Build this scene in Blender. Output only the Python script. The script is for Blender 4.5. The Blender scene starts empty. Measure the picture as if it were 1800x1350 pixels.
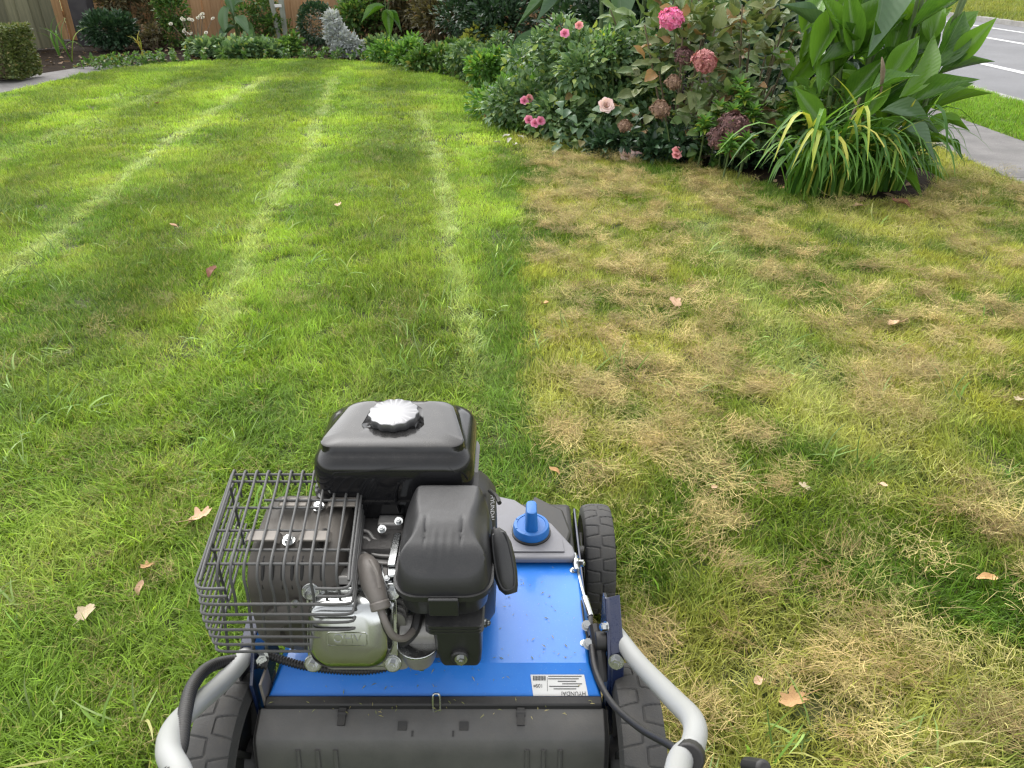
import bpy, bmesh, math, random
import numpy as np
from mathutils import Vector, Matrix, Euler

R = math.radians
scene = bpy.context.scene
col = scene.collection
rng = np.random.RandomState(11)
random.seed(5)

# ------------------------------------------------------------------ camera
cam_d = bpy.data.cameras.new('camera')
cam = bpy.data.objects.new('camera', cam_d)
col.objects.link(cam)
cam.location = (0, 0, 1.1)
cam.rotation_euler = (R(60), 0, 0)
cam_d.sensor_width = 36
cam_d.lens = 26.0
cam_d.clip_start = 0.02
cam_d.clip_end = 2000
cam_d.dof.use_dof = True
cam_d.dof.focus_distance = 1.7
cam_d.dof.aperture_fstop = 15.0
scene.camera = cam

# ------------------------------------------------------------------ sky and sun (overcast)
SUN_EL, SUN_AZ = 52.0, -28.0          # azimuth measured from straight ahead, negative = left
world = bpy.data.worlds.new('World')
scene.world = world
world.use_nodes = True
wn = world.node_tree.nodes
wl = world.node_tree.links
bg = wn['Background']
sky = wn.new('ShaderNodeTexSky')
sky.sky_type = 'NISHITA'
sky.sun_disc = False
sky.sun_elevation = R(SUN_EL)
sky.sun_rotation = R(SUN_AZ)
sky.air_density = 1.0
sky.dust_density = 2.0
sky.ozone_density = 1.0
hs = wn.new('ShaderNodeHueSaturation')
hs.inputs['Saturation'].default_value = 0.12
wl.new(sky.outputs[0], hs.inputs['Color'])
wl.new(hs.outputs[0], bg.inputs['Color'])
bg.inputs['Strength'].default_value = 0.15

sun_d = bpy.data.lights.new('sun', 'SUN')
sun_d.energy = 0.7
sun_d.angle = R(85)
sun_d.color = (1.0, 0.96, 0.9)
sun = bpy.data.objects.new('sun', sun_d)
col.objects.link(sun)
sdir = Vector((math.sin(R(SUN_AZ)) * math.cos(R(SUN_EL)), math.cos(R(SUN_AZ)) * math.cos(R(SUN_EL)), math.sin(R(SUN_EL))))
sun.rotation_euler = sdir.to_track_quat('Z', 'Y').to_euler()
sun.location = sdir * 30

scene.view_settings.view_transform = 'Standard'
scene.view_settings.look = 'None'
scene.view_settings.gamma = 1.0
scene.view_settings.use_curve_mapping = False
scene.view_settings.exposure = 1.5
scene.cycles.use_denoising = True
scene.cycles.pixel_filter_type = 'BLACKMAN_HARRIS'
scene.cycles.filter_width = 1.25
scene.cycles.max_bounces = 3
scene.cycles.diffuse_bounces = 2
scene.cycles.glossy_bounces = 3
scene.cycles.transmission_bounces = 3
scene.cycles.transparent_max_bounces = 3
scene.cycles.use_adaptive_sampling = False

# ------------------------------------------------------------------ materials
M = {}
def _mix(nt, a, b, fac, mode='MIX'):
    n = nt.nodes.new('ShaderNodeMix'); n.data_type = 'RGBA'; n.blend_type = mode
    for s, v in ((n.inputs[6], a), (n.inputs[7], b)):
        if isinstance(v, tuple): s.default_value = v if len(v) == 4 else (*v, 1)
        else: nt.links.new(v, s)
    if isinstance(fac, (int, float)): n.inputs[0].default_value = fac
    else: nt.links.new(fac, n.inputs[0])
    return n.outputs[2]
def _math(nt, op, a, b=0.0, c=0.0):
    n = nt.nodes.new('ShaderNodeMath'); n.operation = op
    for s, v in zip(n.inputs, (a, b, c)):
        if isinstance(v, (int, float)): s.default_value = v
        else: nt.links.new(v, s)
    return n.outputs[0]
def _noise(nt, scale, detail=4, rough=0.55, coord=None, stretch=None):
    n = nt.nodes.new('ShaderNodeTexNoise')
    n.inputs['Scale'].default_value = scale; n.inputs['Detail'].default_value = detail; n.inputs['Roughness'].default_value = rough
    if coord is not None:
        if stretch:
            m = nt.nodes.new('ShaderNodeMapping'); m.inputs['Scale'].default_value = stretch
            nt.links.new(coord, m.inputs['Vector']); coord = m.outputs[0]
        nt.links.new(coord, n.inputs['Vector'])
    return n.outputs['Fac']
def _ramp(nt, fac, lo, hi):
    n = nt.nodes.new('ShaderNodeMapRange'); n.inputs['From Min'].default_value = lo; n.inputs['From Max'].default_value = hi
    nt.links.new(fac, n.inputs['Value']); return n.outputs[0]
def mat(name, color, rough=0.5, metal=0.0, color2=None, nscale=8.0, lo=0.35, hi=0.65, bump=0.0, bscale=200.0,
        dust=0.0, dust_col=(0.22, 0.19, 0.14), coat=0.0, stretch=None, spec=0.5, rvar=0.0, per_object=0.0, speck=None, world_space=False):
    m = bpy.data.materials.new(name); m.use_nodes = True
    nt = m.node_tree; b = nt.nodes['Principled BSDF']
    tc = nt.nodes.new('ShaderNodeTexCoord')
    if world_space:
        g = nt.nodes.new('ShaderNodeNewGeometry'); co = g.outputs['Position']
    else: co = tc.outputs['Object']
    c = (*color, 1)
    n1 = _noise(nt, nscale, 6, 0.6, co, stretch)
    out = None
    if color2 is not None: out = _mix(nt, color, color2, _ramp(nt, n1, lo, hi))
    if per_object:
        oi = nt.nodes.new('ShaderNodeObjectInfo')
        v = _math(nt, 'MULTIPLY_ADD', oi.outputs['Random'], 2 * per_object, 1 - per_object)
        hsn = nt.nodes.new('ShaderNodeHueSaturation'); nt.links.new(v, hsn.inputs['Value'])
        if out is None: hsn.inputs['Color'].default_value = c
        else: nt.links.new(out, hsn.inputs['Color'])
        out = hsn.outputs[0]
    if speck:
        n3 = _noise(nt, speck[1], 2, 0.5, co)
        out = _mix(nt, out if out is not None else color, speck[0], _math(nt, 'MULTIPLY', _ramp(nt, n3, speck[2], speck[2] + 0.06), 0.8))
    if dust:
        g2 = nt.nodes.new('ShaderNodeNewGeometry'); sx = nt.nodes.new('ShaderNodeSeparateXYZ'); nt.links.new(g2.outputs['Normal'], sx.inputs[0])
        up = _math(nt, 'POWER', _math(nt, 'MAXIMUM', sx.outputs[2], 0.0), 1.5)
        n2 = _noise(nt, 35, 8, 0.75, co)
        n4 = _noise(nt, 700, 3, 0.6, co)
        f = _math(nt, 'MULTIPLY', _math(nt, 'MULTIPLY', up, _ramp(nt, n2, 0.25, 0.8)), _math(nt, 'MULTIPLY_ADD', _ramp(nt, n4, 0.35, 0.7), 0.8, 0.3))
        f = _math(nt, 'MULTIPLY', f, dust)
        out = _mix(nt, out if out is not None else color, dust_col, f)
        nt.links.new(_math(nt, 'MULTIPLY_ADD', f, 0.9, rough), b.inputs['Roughness'])
    elif rvar:
        nt.links.new(_math(nt, 'MULTIPLY_ADD', _noise(nt, nscale * 2.3, 5, 0.65, co), rvar, rough - rvar / 2), b.inputs['Roughness'])
    else: b.inputs['Roughness'].default_value = rough
    if out is None: b.inputs['Base Color'].default_value = c
    else: nt.links.new(out, b.inputs['Base Color'])
    b.inputs['Metallic'].default_value = metal
    b.inputs['Coat Weight'].default_value = coat
    b.inputs['Coat Roughness'].default_value = 0.08
    b.inputs['Specular IOR Level'].default_value = spec
    if bump:
        bn = nt.nodes.new('ShaderNodeBump'); bn.inputs['Strength'].default_value = bump; bn.inputs['Distance'].default_value = 0.01
        nt.links.new(_noise(nt, bscale, 4, 0.6, co, stretch), bn.inputs['Height']); nt.links.new(bn.outputs[0], b.inputs['Normal'])
    M[name] = m
    return m
def leaf_mat(name, c1, c2, c3=None, rough=0.45, trans=0.3, per_object=False, spec=0.4, vein=None, tint=False, trans_mul=1.6):
    """c1..c2 by the leaf's own value v, c3 for the odd discoloured leaf"""
    m = bpy.data.materials.new(name); m.use_nodes = True
    nt = m.node_tree; b = nt.nodes['Principled BSDF']
    if per_object:
        oi = nt.nodes.new('ShaderNodeObjectInfo'); v = oi.outputs['Random']
    else:
        at = nt.nodes.new('ShaderNodeAttribute'); at.attribute_name = 'v'; v = at.outputs['Fac']
    if tint:
        ti = nt.nodes.new('ShaderNodeAttribute'); ti.attribute_name = 'tint'; ti.attribute_type = 'INSTANCER'
        k = nt.nodes.new('ShaderNodeMapRange'); nt.links.new(v, k.inputs['Value']); k.inputs['To Min'].default_value = 0.45; k.inputs['To Max'].default_value = 1.6
        vm = nt.nodes.new('ShaderNodeVectorMath'); vm.operation = 'SCALE'; nt.links.new(ti.outputs['Color'], vm.inputs[0]); nt.links.new(k.outputs[0], vm.inputs['Scale'])
        out = vm.outputs[0]
        if c3: out = _mix(nt, out, c3, _math(nt, 'MULTIPLY', _ramp(nt, v, 0.93, 0.95), 0.75))
    else:
        out = _mix(nt, c1, c2, v)
        if c3: out = _mix(nt, out, c3, _ramp(nt, v, 0.9, 0.95))
    tc = nt.nodes.new('ShaderNodeTexCoord')
    if vein:
        sx = nt.nodes.new('ShaderNodeSeparateXYZ'); nt.links.new(tc.outputs['Object'], sx.inputs[0])
        ax = _math(nt, 'ABSOLUTE', sx.outputs[0])
        ph = _math(nt, 'SUBTRACT', sx.outputs[1], _math(nt, 'MULTIPLY', ax, vein[1]))
        s = _math(nt, 'SINE', _math(nt, 'MULTIPLY', ph, vein[0]))
        f = _ramp(nt, s, 0.2, 1.0)
        rib = _ramp(nt, ax, vein[2], 0.0)
        out = _mix(nt, out, vein[3], _math(nt, 'MAXIMUM', _math(nt, 'MULTIPLY', f, 0.09), _math(nt, 'MULTIPLY', rib, 0.7)))
        bn = nt.nodes.new('ShaderNodeBump'); bn.inputs['Strength'].default_value = 0.16; bn.inputs['Distance'].default_value = 0.002
        nt.links.new(s, bn.inputs['Height']); nt.links.new(bn.outputs[0], b.inputs['Normal'])
        n1 = _noise(nt, 5, 5, 0.6, tc.outputs['Object'])
        out = _mix(nt, out, (0.75, 0.75, 0.75), 1.0, 'MULTIPLY') if False else _mix(nt, out, c2, _math(nt, 'MULTIPLY', _ramp(nt, n1, 0.45, 0.75), 0.5))
    nt.links.new(out, b.inputs['Base Color'])
    b.inputs['Roughness'].default_value = rough; b.inputs['Specular IOR Level'].default_value = spec
    if trans:
        tr = nt.nodes.new('ShaderNodeBsdfTranslucent')
        vm2 = nt.nodes.new('ShaderNodeVectorMath'); vm2.operation = 'MULTIPLY'; nt.links.new(out, vm2.inputs[0])
        vm2.inputs[1].default_value = (trans_mul * 1.05, trans_mul, trans_mul * 0.55)
        nt.links.new(vm2.outputs[0], tr.inputs['Color'])
        ms = nt.nodes.new('ShaderNodeMixShader'); ms.inputs[0].default_value = trans
        nt.links.new(b.outputs[0], ms.inputs[1]); nt.links.new(tr.outputs[0], ms.inputs[2])
        nt.links.new(ms.outputs[0], nt.nodes['Material Output'].inputs['Surface'])
    M[name] = m
    return m

# ------------------------------------------------------------------ mesh helpers
WORLD_LOC = {}
class MB:
    def __init__(s): s.v = []; s.f = []
    def add(s, vs, fs):
        o = len(s.v); s.v += [tuple(map(float, p)) for p in vs]; s.f += [tuple(i + o for i in f) for f in fs]; return s
    def box(s, c, size, rot=None):
        hx, hy, hz = (d / 2 for d in size)
        vs = [Vector((x, y, z)) for z in (-hz, hz) for y in (-hy, hy) for x in (-hx, hx)]
        if rot is not None:
            m = Euler(rot).to_matrix(); vs = [m @ p for p in vs]
        vs = [p + Vector(c) for p in vs]
        return s.add(vs, [(0, 2, 3, 1), (4, 5, 7, 6), (0, 1, 5, 4), (2, 6, 7, 3), (0, 4, 6, 2), (1, 3, 7, 5)])
    def tube(s, path, r, seg=8, smooth=0, cap=True):
        P = [Vector(p) for p in path]
        if smooth: P = catmull(P, smooth)
        n = len(P); rr = [r] * n if isinstance(r, (int, float)) else list(np.interp(np.linspace(0, 1, n), np.linspace(0, 1, len(r)), r))
        t0 = (P[1] - P[0]).normalized()
        u = t0.orthogonal().normalized(); vs = []
        for i, p in enumerate(P):
            t = (P[min(i + 1, n - 1)] - P[max(i - 1, 0)]).normalized()
            u = (u - t * u.dot(t)).normalized(); w = t.cross(u)
            for k in range(seg):
                a = 2 * math.pi * k / seg; vs.append(p + (u * math.cos(a) + w * math.sin(a)) * rr[i])
        fs = [(i * seg + k, i * seg + (k + 1) % seg, (i + 1) * seg + (k + 1) % seg, (i + 1) * seg + k) for i in range(n - 1) for k in range(seg)]
        if cap: fs += [tuple(range(seg))[::-1], tuple(range((n - 1) * seg, n * seg))]
        return s.add(vs, fs)
    def loft(s, rings, cap0=True, cap1=True):
        n = len(rings[0]); vs = [p for r in rings for p in r]
        fs = [(i * n + k, i * n + (k + 1) % n, (i + 1) * n + (k + 1) % n, (i + 1) * n + k) for i in range(len(rings) - 1) for k in range(n)]
        if cap0: fs.append(tuple(range(n))[::-1])
        if cap1: fs.append(tuple(range((len(rings) - 1) * n, len(rings) * n)))
        return s.add(vs, fs)
    def cyl(s, c, r, h, axis='z', seg=20, r2=None):
        r2 = r if r2 is None else r2; rings = []
        for rad, t in ((r, -h / 2), (r2, h / 2)):
            ring = []
            for k in range(seg):
                a = 2 * math.pi * k / seg; x, y = rad * math.cos(a), rad * math.sin(a)
                p = {'z': (x, y, t), 'x': (t, x, y), 'y': (y, t, x)}[axis]
                ring.append((c[0] + p[0], c[1] + p[1], c[2] + p[2]))
            rings.append(ring)
        return s.loft(rings)
    def prism(s, pts, d):       # polygon pts (3-D) extruded by vector d
        n = len(pts); d = Vector(d); vs = [Vector(p) for p in pts] + [Vector(p) + d for p in pts]
        return s.add(vs, [tuple(range(n))[::-1], tuple(range(n, 2 * n))] + [(i, (i + 1) % n, n + (i + 1) % n, n + i) for i in range(n)])
    def bolt(s, c, nrm, r=0.005, h=0.004):   # hex head on a washer
        nrm = Vector(nrm).normalized(); u = nrm.orthogonal().normalized(); w = nrm.cross(u); c = Vector(c)
        for rad, z0, z1, k in ((r * 1.45, 0, 0.0012, 14), (r, 0.0012, h, 6), (r * 0.55, h, h + 0.0015, 8)):
            s.loft([[c + nrm * z + (u * math.cos(2 * math.pi * i / k) + w * math.sin(2 * math.pi * i / k)) * rad for i in range(k)] for z in (z0, z1)])
        return s
    def build(s, name, m, parent=None, smooth=30, bevel=0.0, bseg=2, center=True, subsurf=0):
        me = bpy.data.meshes.new(name)
        A = np.array(s.v); c = (A.min(0) + A.max(0)) / 2 if center else np.zeros(3)
        me.from_pydata([tuple(p) for p in A - c], [], s.f)
        bm = bmesh.new(); bm.from_mesh(me); bmesh.ops.recalc_face_normals(bm, faces=bm.faces); bm.to_mesh(me); bm.free()
        return finish(name, me, m, parent, tuple(c), smooth, bevel, bseg, subsurf)
def finish(name, me, m, parent=None, c=(0, 0, 0), smooth=30, bevel=0.0, bseg=2, subsurf=0):
    if isinstance(m, str): m = M[m]
    if m is not None: me.materials.append(m)
    if smooth:
        me.shade_smooth()
        me.set_sharp_from_angle(angle=R(smooth))
    o = bpy.data.objects.new(name, me); col.objects.link(o)
    place(o, c, parent)
    if bevel:
        b = o.modifiers.new('bevel', 'BEVEL'); b.width = bevel; b.segments = bseg; b.limit_method = 'ANGLE'; b.angle_limit = R(35); b.harden_normals = False
    if subsurf:
        b = o.modifiers.new('sub', 'SUBSURF'); b.levels = subsurf; b.render_levels = subsurf
    return o
def place(o, c, parent):
    WORLD_LOC[o.name] = Vector(c)
    if parent is not None:
        o.parent = parent; o.location = Vector(c) - WORLD_LOC[parent.name]
    else: o.location = c
def catmull(P, k):
    P = [Vector(p) for p in P]; out = []
    for i in range(len(P) - 1):
        p0, p1, p2, p3 = P[max(i - 1, 0)], P[i], P[i + 1], P[min(i + 2, len(P) - 1)]
        for j in range(k):
            t = j / k
            out.append(0.5 * ((2 * p1) + (p2 - p0) * t + (2 * p0 - 5 * p1 + 4 * p2 - p3) * t * t + (3 * p1 - p0 - 3 * p2 + p3) * t ** 3))
    return out + [P[-1]]
def rrect(cx, cy, z, hx, hy, r, n=48, taper=0.0):
    pts = []; q = n // 4
    for k, (sx, sy) in enumerate(((1, 1), (-1, 1), (-1, -1), (1, -1))):
        for i in range(q):
            a = math.pi / 2 * (k + i / (q - 1))
            x = sx * (hx - r) + r * math.cos(a); y = sy * (hy - r) + r * math.sin(a)
            pts.append((cx + x * (1 - taper * y / hy), cy + y, z))
    return pts
def tag(o, label=None, cat=None, group=None, kind=None):
    if label: o['label'] = label
    if cat: o['category'] = cat
    if group: o['group'] = group
    if kind: o['kind'] = kind
    return o
def empty(name, loc, label, cat, group=None):
    o = bpy.data.objects.new(name, None); col.objects.link(o); o.empty_display_size = 0.1
    place(o, loc, None); tag(o, label, cat, group); return o
def link(name, me, parent, c, rot=(0, 0, 0), scl=(1, 1, 1), m=None):
    """another object on shared mesh data"""
    o = bpy.data.objects.new(name, me); col.objects.link(o); place(o, c, parent)
    o.rotation_euler = rot; o.scale = scl
    return o
def text_mesh(body, size, extrude=0.0002):
    cu = bpy.data.curves.new('t', 'FONT'); cu.body = body; cu.size = size; cu.extrude = extrude; cu.align_x = 'CENTER'; cu.align_y = 'CENTER'; cu.resolution_u = 3
    o = bpy.data.objects.new('t', cu); col.objects.link(o)
    dg = bpy.context.evaluated_depsgraph_get(); me = bpy.data.meshes.new_from_object(o.evaluated_get(dg))
    bpy.data.objects.remove(o); bpy.data.curves.remove(cu)
    return me

# value noise on the ground plane
_G = rng.rand(128, 128)
def vnoise(x, y, scale, octaves=3, seed=0):
    out = 0; amp = 1; tot = 0
    for k in range(octaves):
        X = np.asarray(x) * scale + 17.3 * seed + 31 * k; Y = np.asarray(y) * scale + 9.1 * seed + 57 * k
        xi = np.floor(X).astype(int); yi = np.floor(Y).astype(int); fx = X - xi; fy = Y - yi
        fx = fx * fx * (3 - 2 * fx); fy = fy * fy * (3 - 2 * fy)
        g = lambda a, b: _G[a % 128, b % 128]
        out = out + amp * ((g(xi, yi) * (1 - fx) + g(xi + 1, yi) * fx) * (1 - fy) + (g(xi, yi + 1) * (1 - fx) + g(xi + 1, yi + 1) * fx) * fy)
        tot += amp; amp *= 0.5; scale *= 2.1
    return out / tot
def smooth01(a, b, x):
    t = np.clip((x - a) / (b - a), 0, 1); return t * t * (3 - 2 * t)
def inside(poly, x, y):
    res = np.zeros(x.shape, bool); n = len(poly)
    for i in range(n):
        x1, y1 = poly[i]; x2, y2 = poly[(i + 1) % n]
        if y1 == y2: continue
        c = ((y1 > y) != (y2 > y)) & (x < (x2 - x1) * (y - y1) / (y2 - y1) + x1); res ^= c
    return res
def polydist(path, x, y):
    d = np.full(np.shape(x), 1e9)
    for (x1, y1), (x2, y2) in zip(path[:-1], path[1:]):
        dx, dy = x2 - x1, y2 - y1; t = np.clip(((x - x1) * dx + (y - y1) * dy) / (dx * dx + dy * dy), 0, 1)
        d = np.minimum(d, np.hypot(x - x1 - t * dx, y - y1 - t * dy))
    return d
def np_mesh(name, V, F, v=None):
    """mesh from numpy arrays; F list of equal-width index arrays"""
    me = bpy.data.meshes.new(name)
    me.vertices.add(len(V)); me.vertices.foreach_set('co', V.astype(np.float32).ravel())
    if not isinstance(F, list): F = [F]
    loops = np.concatenate([f.ravel() for f in F]); sizes = np.concatenate([np.full(len(f), f.shape[1]) for f in F])
    me.loops.add(len(loops)); me.loops.foreach_set('vertex_index', loops.astype(np.int32))
    me.polygons.add(len(sizes)); st = np.concatenate([[0], np.cumsum(sizes)[:-1]])
    me.polygons.foreach_set('loop_start', st.astype(np.int32)); me.polygons.foreach_set('loop_total', sizes.astype(np.int32))
    if v is not None:
        a = me.attributes.new('v', 'FLOAT', 'POINT'); a.data.foreach_set('value', v.astype(np.float32))
    me.update(calc_edges=True)
    return me
def unit(a): return a / np.maximum(np.linalg.norm(a, axis=-1, keepdims=True), 1e-9)
LEAF4 = (np.array([(0, 0, 0), (-.5, .45, .10), (.5, .45, .10), (0, 1, -.05), (0, .45, 0)]), [(0, 4, 1), (0, 2, 4), (1, 4, 3), (4, 2, 3)])
LEAF8 = (np.array([(0, 0, 0), (-.42, .3, .12), (0, .3, 0), (.42, .3, .12), (-.4, .65, .06), (0, .65, -.05), (.4, .65, .06), (0, 1, -.2)]),
         [(0, 2, 1), (0, 3, 2), (1, 2, 5), (1, 5, 4), (2, 3, 6), (2, 6, 5), (4, 5, 7), (5, 6, 7)])
def leaf_cloud(P, D, size, aspect=0.6, v=None, tmpl=LEAF4, roll=0.6, droop=0.3, r=rng):
    """P positions, D leaf axis directions -> V, F, v arrays"""
    n = len(P); T, Fc = tmpl
    size = np.broadcast_to(size, (n,)); a = unit(D + r.normal(0, 0.25, (n, 3)) - np.array([0, 0, droop]))
    up = unit(np.array([0, 0, 1.0]) + r.normal(0, roll, (n, 3)))
    b = unit(np.cross(a, up)); nn = np.cross(b, a)
    V = P[:, None, :] + size[:, None, None] * (T[None, :, 0:1] * aspect * b[:, None, :] + T[None, :, 1:2] * a[:, None, :] + T[None, :, 2:3] * nn[:, None, :])
    F = (np.array(Fc)[None] + (np.arange(n) * len(T))[:, None, None]).reshape(-1, 3)
    vv = np.repeat(r.rand(n) if v is None else v, len(T))
    return V.reshape(-1, 3), F, vv

# ================================================================== materials of the setting
mat('soil', (0.013, 0.009, 0.006), 0.95, color2=(0.032, 0.022, 0.014), nscale=9, bump=1.0, bscale=40, world_space=True, spec=0.1, speck=((0.12, 0.08, 0.045), 60, 0.68))
mat('lawn_ground', (0.055, 0.085, 0.016), 0.95, color2=(0.10, 0.10, 0.035), nscale=14, bump=0.8, bscale=120, world_space=True)
mat('far_ground', (0.10, 0.15, 0.02), 0.95, color2=(0.17, 0.20, 0.045), nscale=0.6, bump=0.5, bscale=30, world_space=True)
mat('concrete', (0.145, 0.138, 0.132), 0.9, color2=(0.21, 0.20, 0.19), nscale=5, bump=0.5, bscale=160, world_space=True, speck=((0.16, 0.15, 0.15), 130, 0.56))
mat('asphalt', (0.135, 0.135, 0.14), 0.85, color2=(0.18, 0.18, 0.185), nscale=0.9, bump=0.5, bscale=220, world_space=True, speck=((0.30, 0.30, 0.30), 240, 0.63))
mat('asphalt_seal', (0.10, 0.10, 0.105), 0.8)
mat('road_paint', (0.72, 0.72, 0.70), 0.7, color2=(0.55, 0.55, 0.54), nscale=14, world_space=True)
mat('kerb_stone', (0.33, 0.32, 0.30), 0.9, color2=(0.24, 0.23, 0.21), nscale=7, bump=0.4, world_space=True)

# ================================================================== ground, lawn, paths, road
def sheet(name, poly, z, m, label=None, thick=0.0):
    mb = MB()
    if thick: mb.prism([(x, y, z - thick) for x, y in poly], (0, 0, thick))
    else: mb.add([(x, y, z) for x, y in poly], [tuple(range(len(poly)))])
    o = mb.build(name, m, smooth=0); tag(o, kind='structure'); return o
def rect(x0, y0, x1, y1): return [(x0, y0), (x1, y0), (x1, y1), (x0, y1)]

sheet('ground', rect(-400, -400, 400, 500), -0.16, 'far_ground')
ctrl = [(-4.75, 7.0), (-4.69, 7.5), (-4.6, 8.6), (-4.35, 9.3), (-3.9, 9.65), (-2.81, 9.92), (-1.78, 9.65), (-1.01, 8.87), (-.42, 7.81),
        (-.20, 6.54), (-.1, 5.75), (.2, 5.33), (.715, 4.76), (1.28, 4.36), (1.5, 3.93), (1.75, 3.75), (2.19, 3.88), (2.5, 4.4), (2.7, 5.0)]
edge = [(p.x, p.y) for p in catmull([Vector((x, y, 0)) for x, y in ctrl], 5)]
LAWN = [(-4.8, -2.5)] + edge + [(2.83, 5.1), (2.83, -2.5)]
sheet('garden_bed', rect(-9, 3.2, 2.83, 16), -0.012, 'soil', thick=0.14)
sheet('lawn', LAWN, 0.0, 'lawn_ground', thick=0.011)
sheet('soil_ground', rect(-9, -6, 2.83, 3.19), -0.02, 'soil', thick=0.13)
sheet('garden_path', [(-4.82, 3.21), (-4.80, 7.0), (-4.73, 7.6), (-4.64, 8.6), (-4.40, 9.33), (-4.75, 9.36), (-4.95, 9.15), (-5.10, 8.7), (-5.28, 8.0), (-5.6, 7.0), (-5.7, 3.21)], 0.004, 'concrete', thick=0.014)
# footpath slabs, each its own piece with a joint between
fp = sheet('footpath', rect(2.835, -6, 3.505, 40), -0.004, 'concrete', thick=0.14)
slab_me = MB().box((0, 0, 0), (0.662, 1.494, 0.02)).build('slab', 'concrete', None, smooth=0, bevel=0.004)
slab_data = slab_me.data; bpy.data.objects.remove(slab_me)
for i in range(14):
    o = link('slab', slab_data, fp, (3.17, 2.0 + 1.5 * i, 0.0)); b = o.modifiers.new('bevel', 'BEVEL'); b.width = 0.004
sheet('verge', rect(3.515, -6, 4.44, 60), -0.004, 'lawn_ground', thick=0.14)
kb = sheet('kerb', rect(4.445, -6, 4.57, 60), -0.03, 'kerb_stone', thick=0.11)
kme = MB().box((0, 0, 0), (0.12, 0.906, 0.06)).build('kerb_stone', 'kerb_stone', None, smooth=0)
kd = kme.data; bpy.data.objects.remove(kme)
for i in range(20):
    o = link('kerb_stone', kd, kb, (4.507, 4.0 + 0.914 * i, -0.028)); b = o.modifiers.new('bevel', 'BEVEL'); b.width = 0.012; b.segments = 2
road = sheet('road', rect(4.58, -40, 9.95, 160), -0.085, 'asphalt', thick=0.06)
def marking(name, x0, y0, x1, y1):
    o = MB().add([(x0, y0, -0.081), (x1, y0, -0.081), (x1, y1, -0.081), (x0, y1, -0.081)], [(0, 1, 2, 3)]).build(name, 'road_paint', road, smooth=0); return o
marking('edge_line', 5.96, -20, 6.09, 90)
for i in range(9): marking('dash_line', 7.98, 10.9 + 5.6 * i, 8.10, 14.0 + 5.6 * i)
marking('edge_line', 9.18, -20, 9.28, 90)
MB().tube([(4.75, 7.05, -0.086), (4.95, 7.35, -0.085), (5.15, 7.75, -0.085), (5.5, 8.1, -0.0845), (5.95, 8.2, -0.0848)], 0.012, 6, smooth=8).build('tar_seam', 'kerb_stone', road)
sheet('far_kerb', rect(9.95, -40, 10.1, 160), 0.0, 'kerb_stone', thick=0.15)
sheet('far_verge', rect(10.1, -60, 120, 200), -0.01, 'far_ground', thick=0.12)

# ================================================================== grass
leaf_mat('grass_blade', None, None, c3=(0.42, 0.36, 0.15), rough=0.45, trans=0.30, tint=True, spec=0.16, trans_mul=1.6)
leaf_mat('straw', None, None, rough=0.6, trans=0.2, tint=True, spec=0.2, trans_mul=1.0)
def ribbon(r, base, az, L, w, tilt, bend, nseg=2, curl=0.0, flat=None):
    """one blade: returns verts, faces"""
    pts = []; p = np.array(base, float); th = tilt; a = az
    for k in range(nseg + 1):
        pts.append(p.copy())
        d = np.array([math.sin(th) * math.cos(a), math.sin(th) * math.sin(a), math.cos(th)])
        p = p + d * L / nseg; th += bend / nseg; a += curl / nseg
    side = np.array([-math.sin(az), math.cos(az), 0]) * 1.0
    if flat is not None: side = unit(side + flat)
    V = []
    for k, q in enumerate(pts[:-1]):
        ww = w * (1 - 0.35 * k / nseg)
        V += [q - side * ww / 2, q + side * ww / 2]
    V.append(pts[-1]); F = []
    for k in range(nseg - 1): i = 2 * k; F += [(i, i + 1, i + 3), (i, i + 3, i + 2)]
    i = 2 * (nseg - 1); F.append((i, i + 1, i + 2))
    return V, F
def clump(name, m, n, rad, hmin, hmax, w, tilt, bend, nseg, seed, zmax=0.0, curl=0.0, comb=0.0):
    r = np.random.RandomState(seed); V = []; F = []; vv = []
    for i in range(n):
        a = r.rand() * 6.283; q = rad * math.sqrt(r.rand())
        base = (q * math.cos(a), q * math.sin(a), r.rand() * zmax)
        L = r.uniform(hmin, hmax)
        az = r.normal(0, .75) if r.rand() < comb else r.rand() * 6.283
        v, f = ribbon(r, base, az, L, w * r.uniform(0.7, 1.25), tilt[0] + (tilt[1] - tilt[0]) * r.rand(), r.uniform(*bend), nseg, r.uniform(-curl, curl), r.normal(0, 0.35, 3))
        o = len(V); V += v; F += [tuple(j + o for j in t) for t in f]; vv += [r.rand()] * len(v)
    me = np_mesh(name, np.array(V), np.array(F), np.array(vv)); me.materials.append(M[m])
    return bpy.data.objects.new(name, me)
def variants(name, objs):
    c = bpy.data.collections.new(name)
    for o in objs: c.objects.link(o)
    return c
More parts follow.
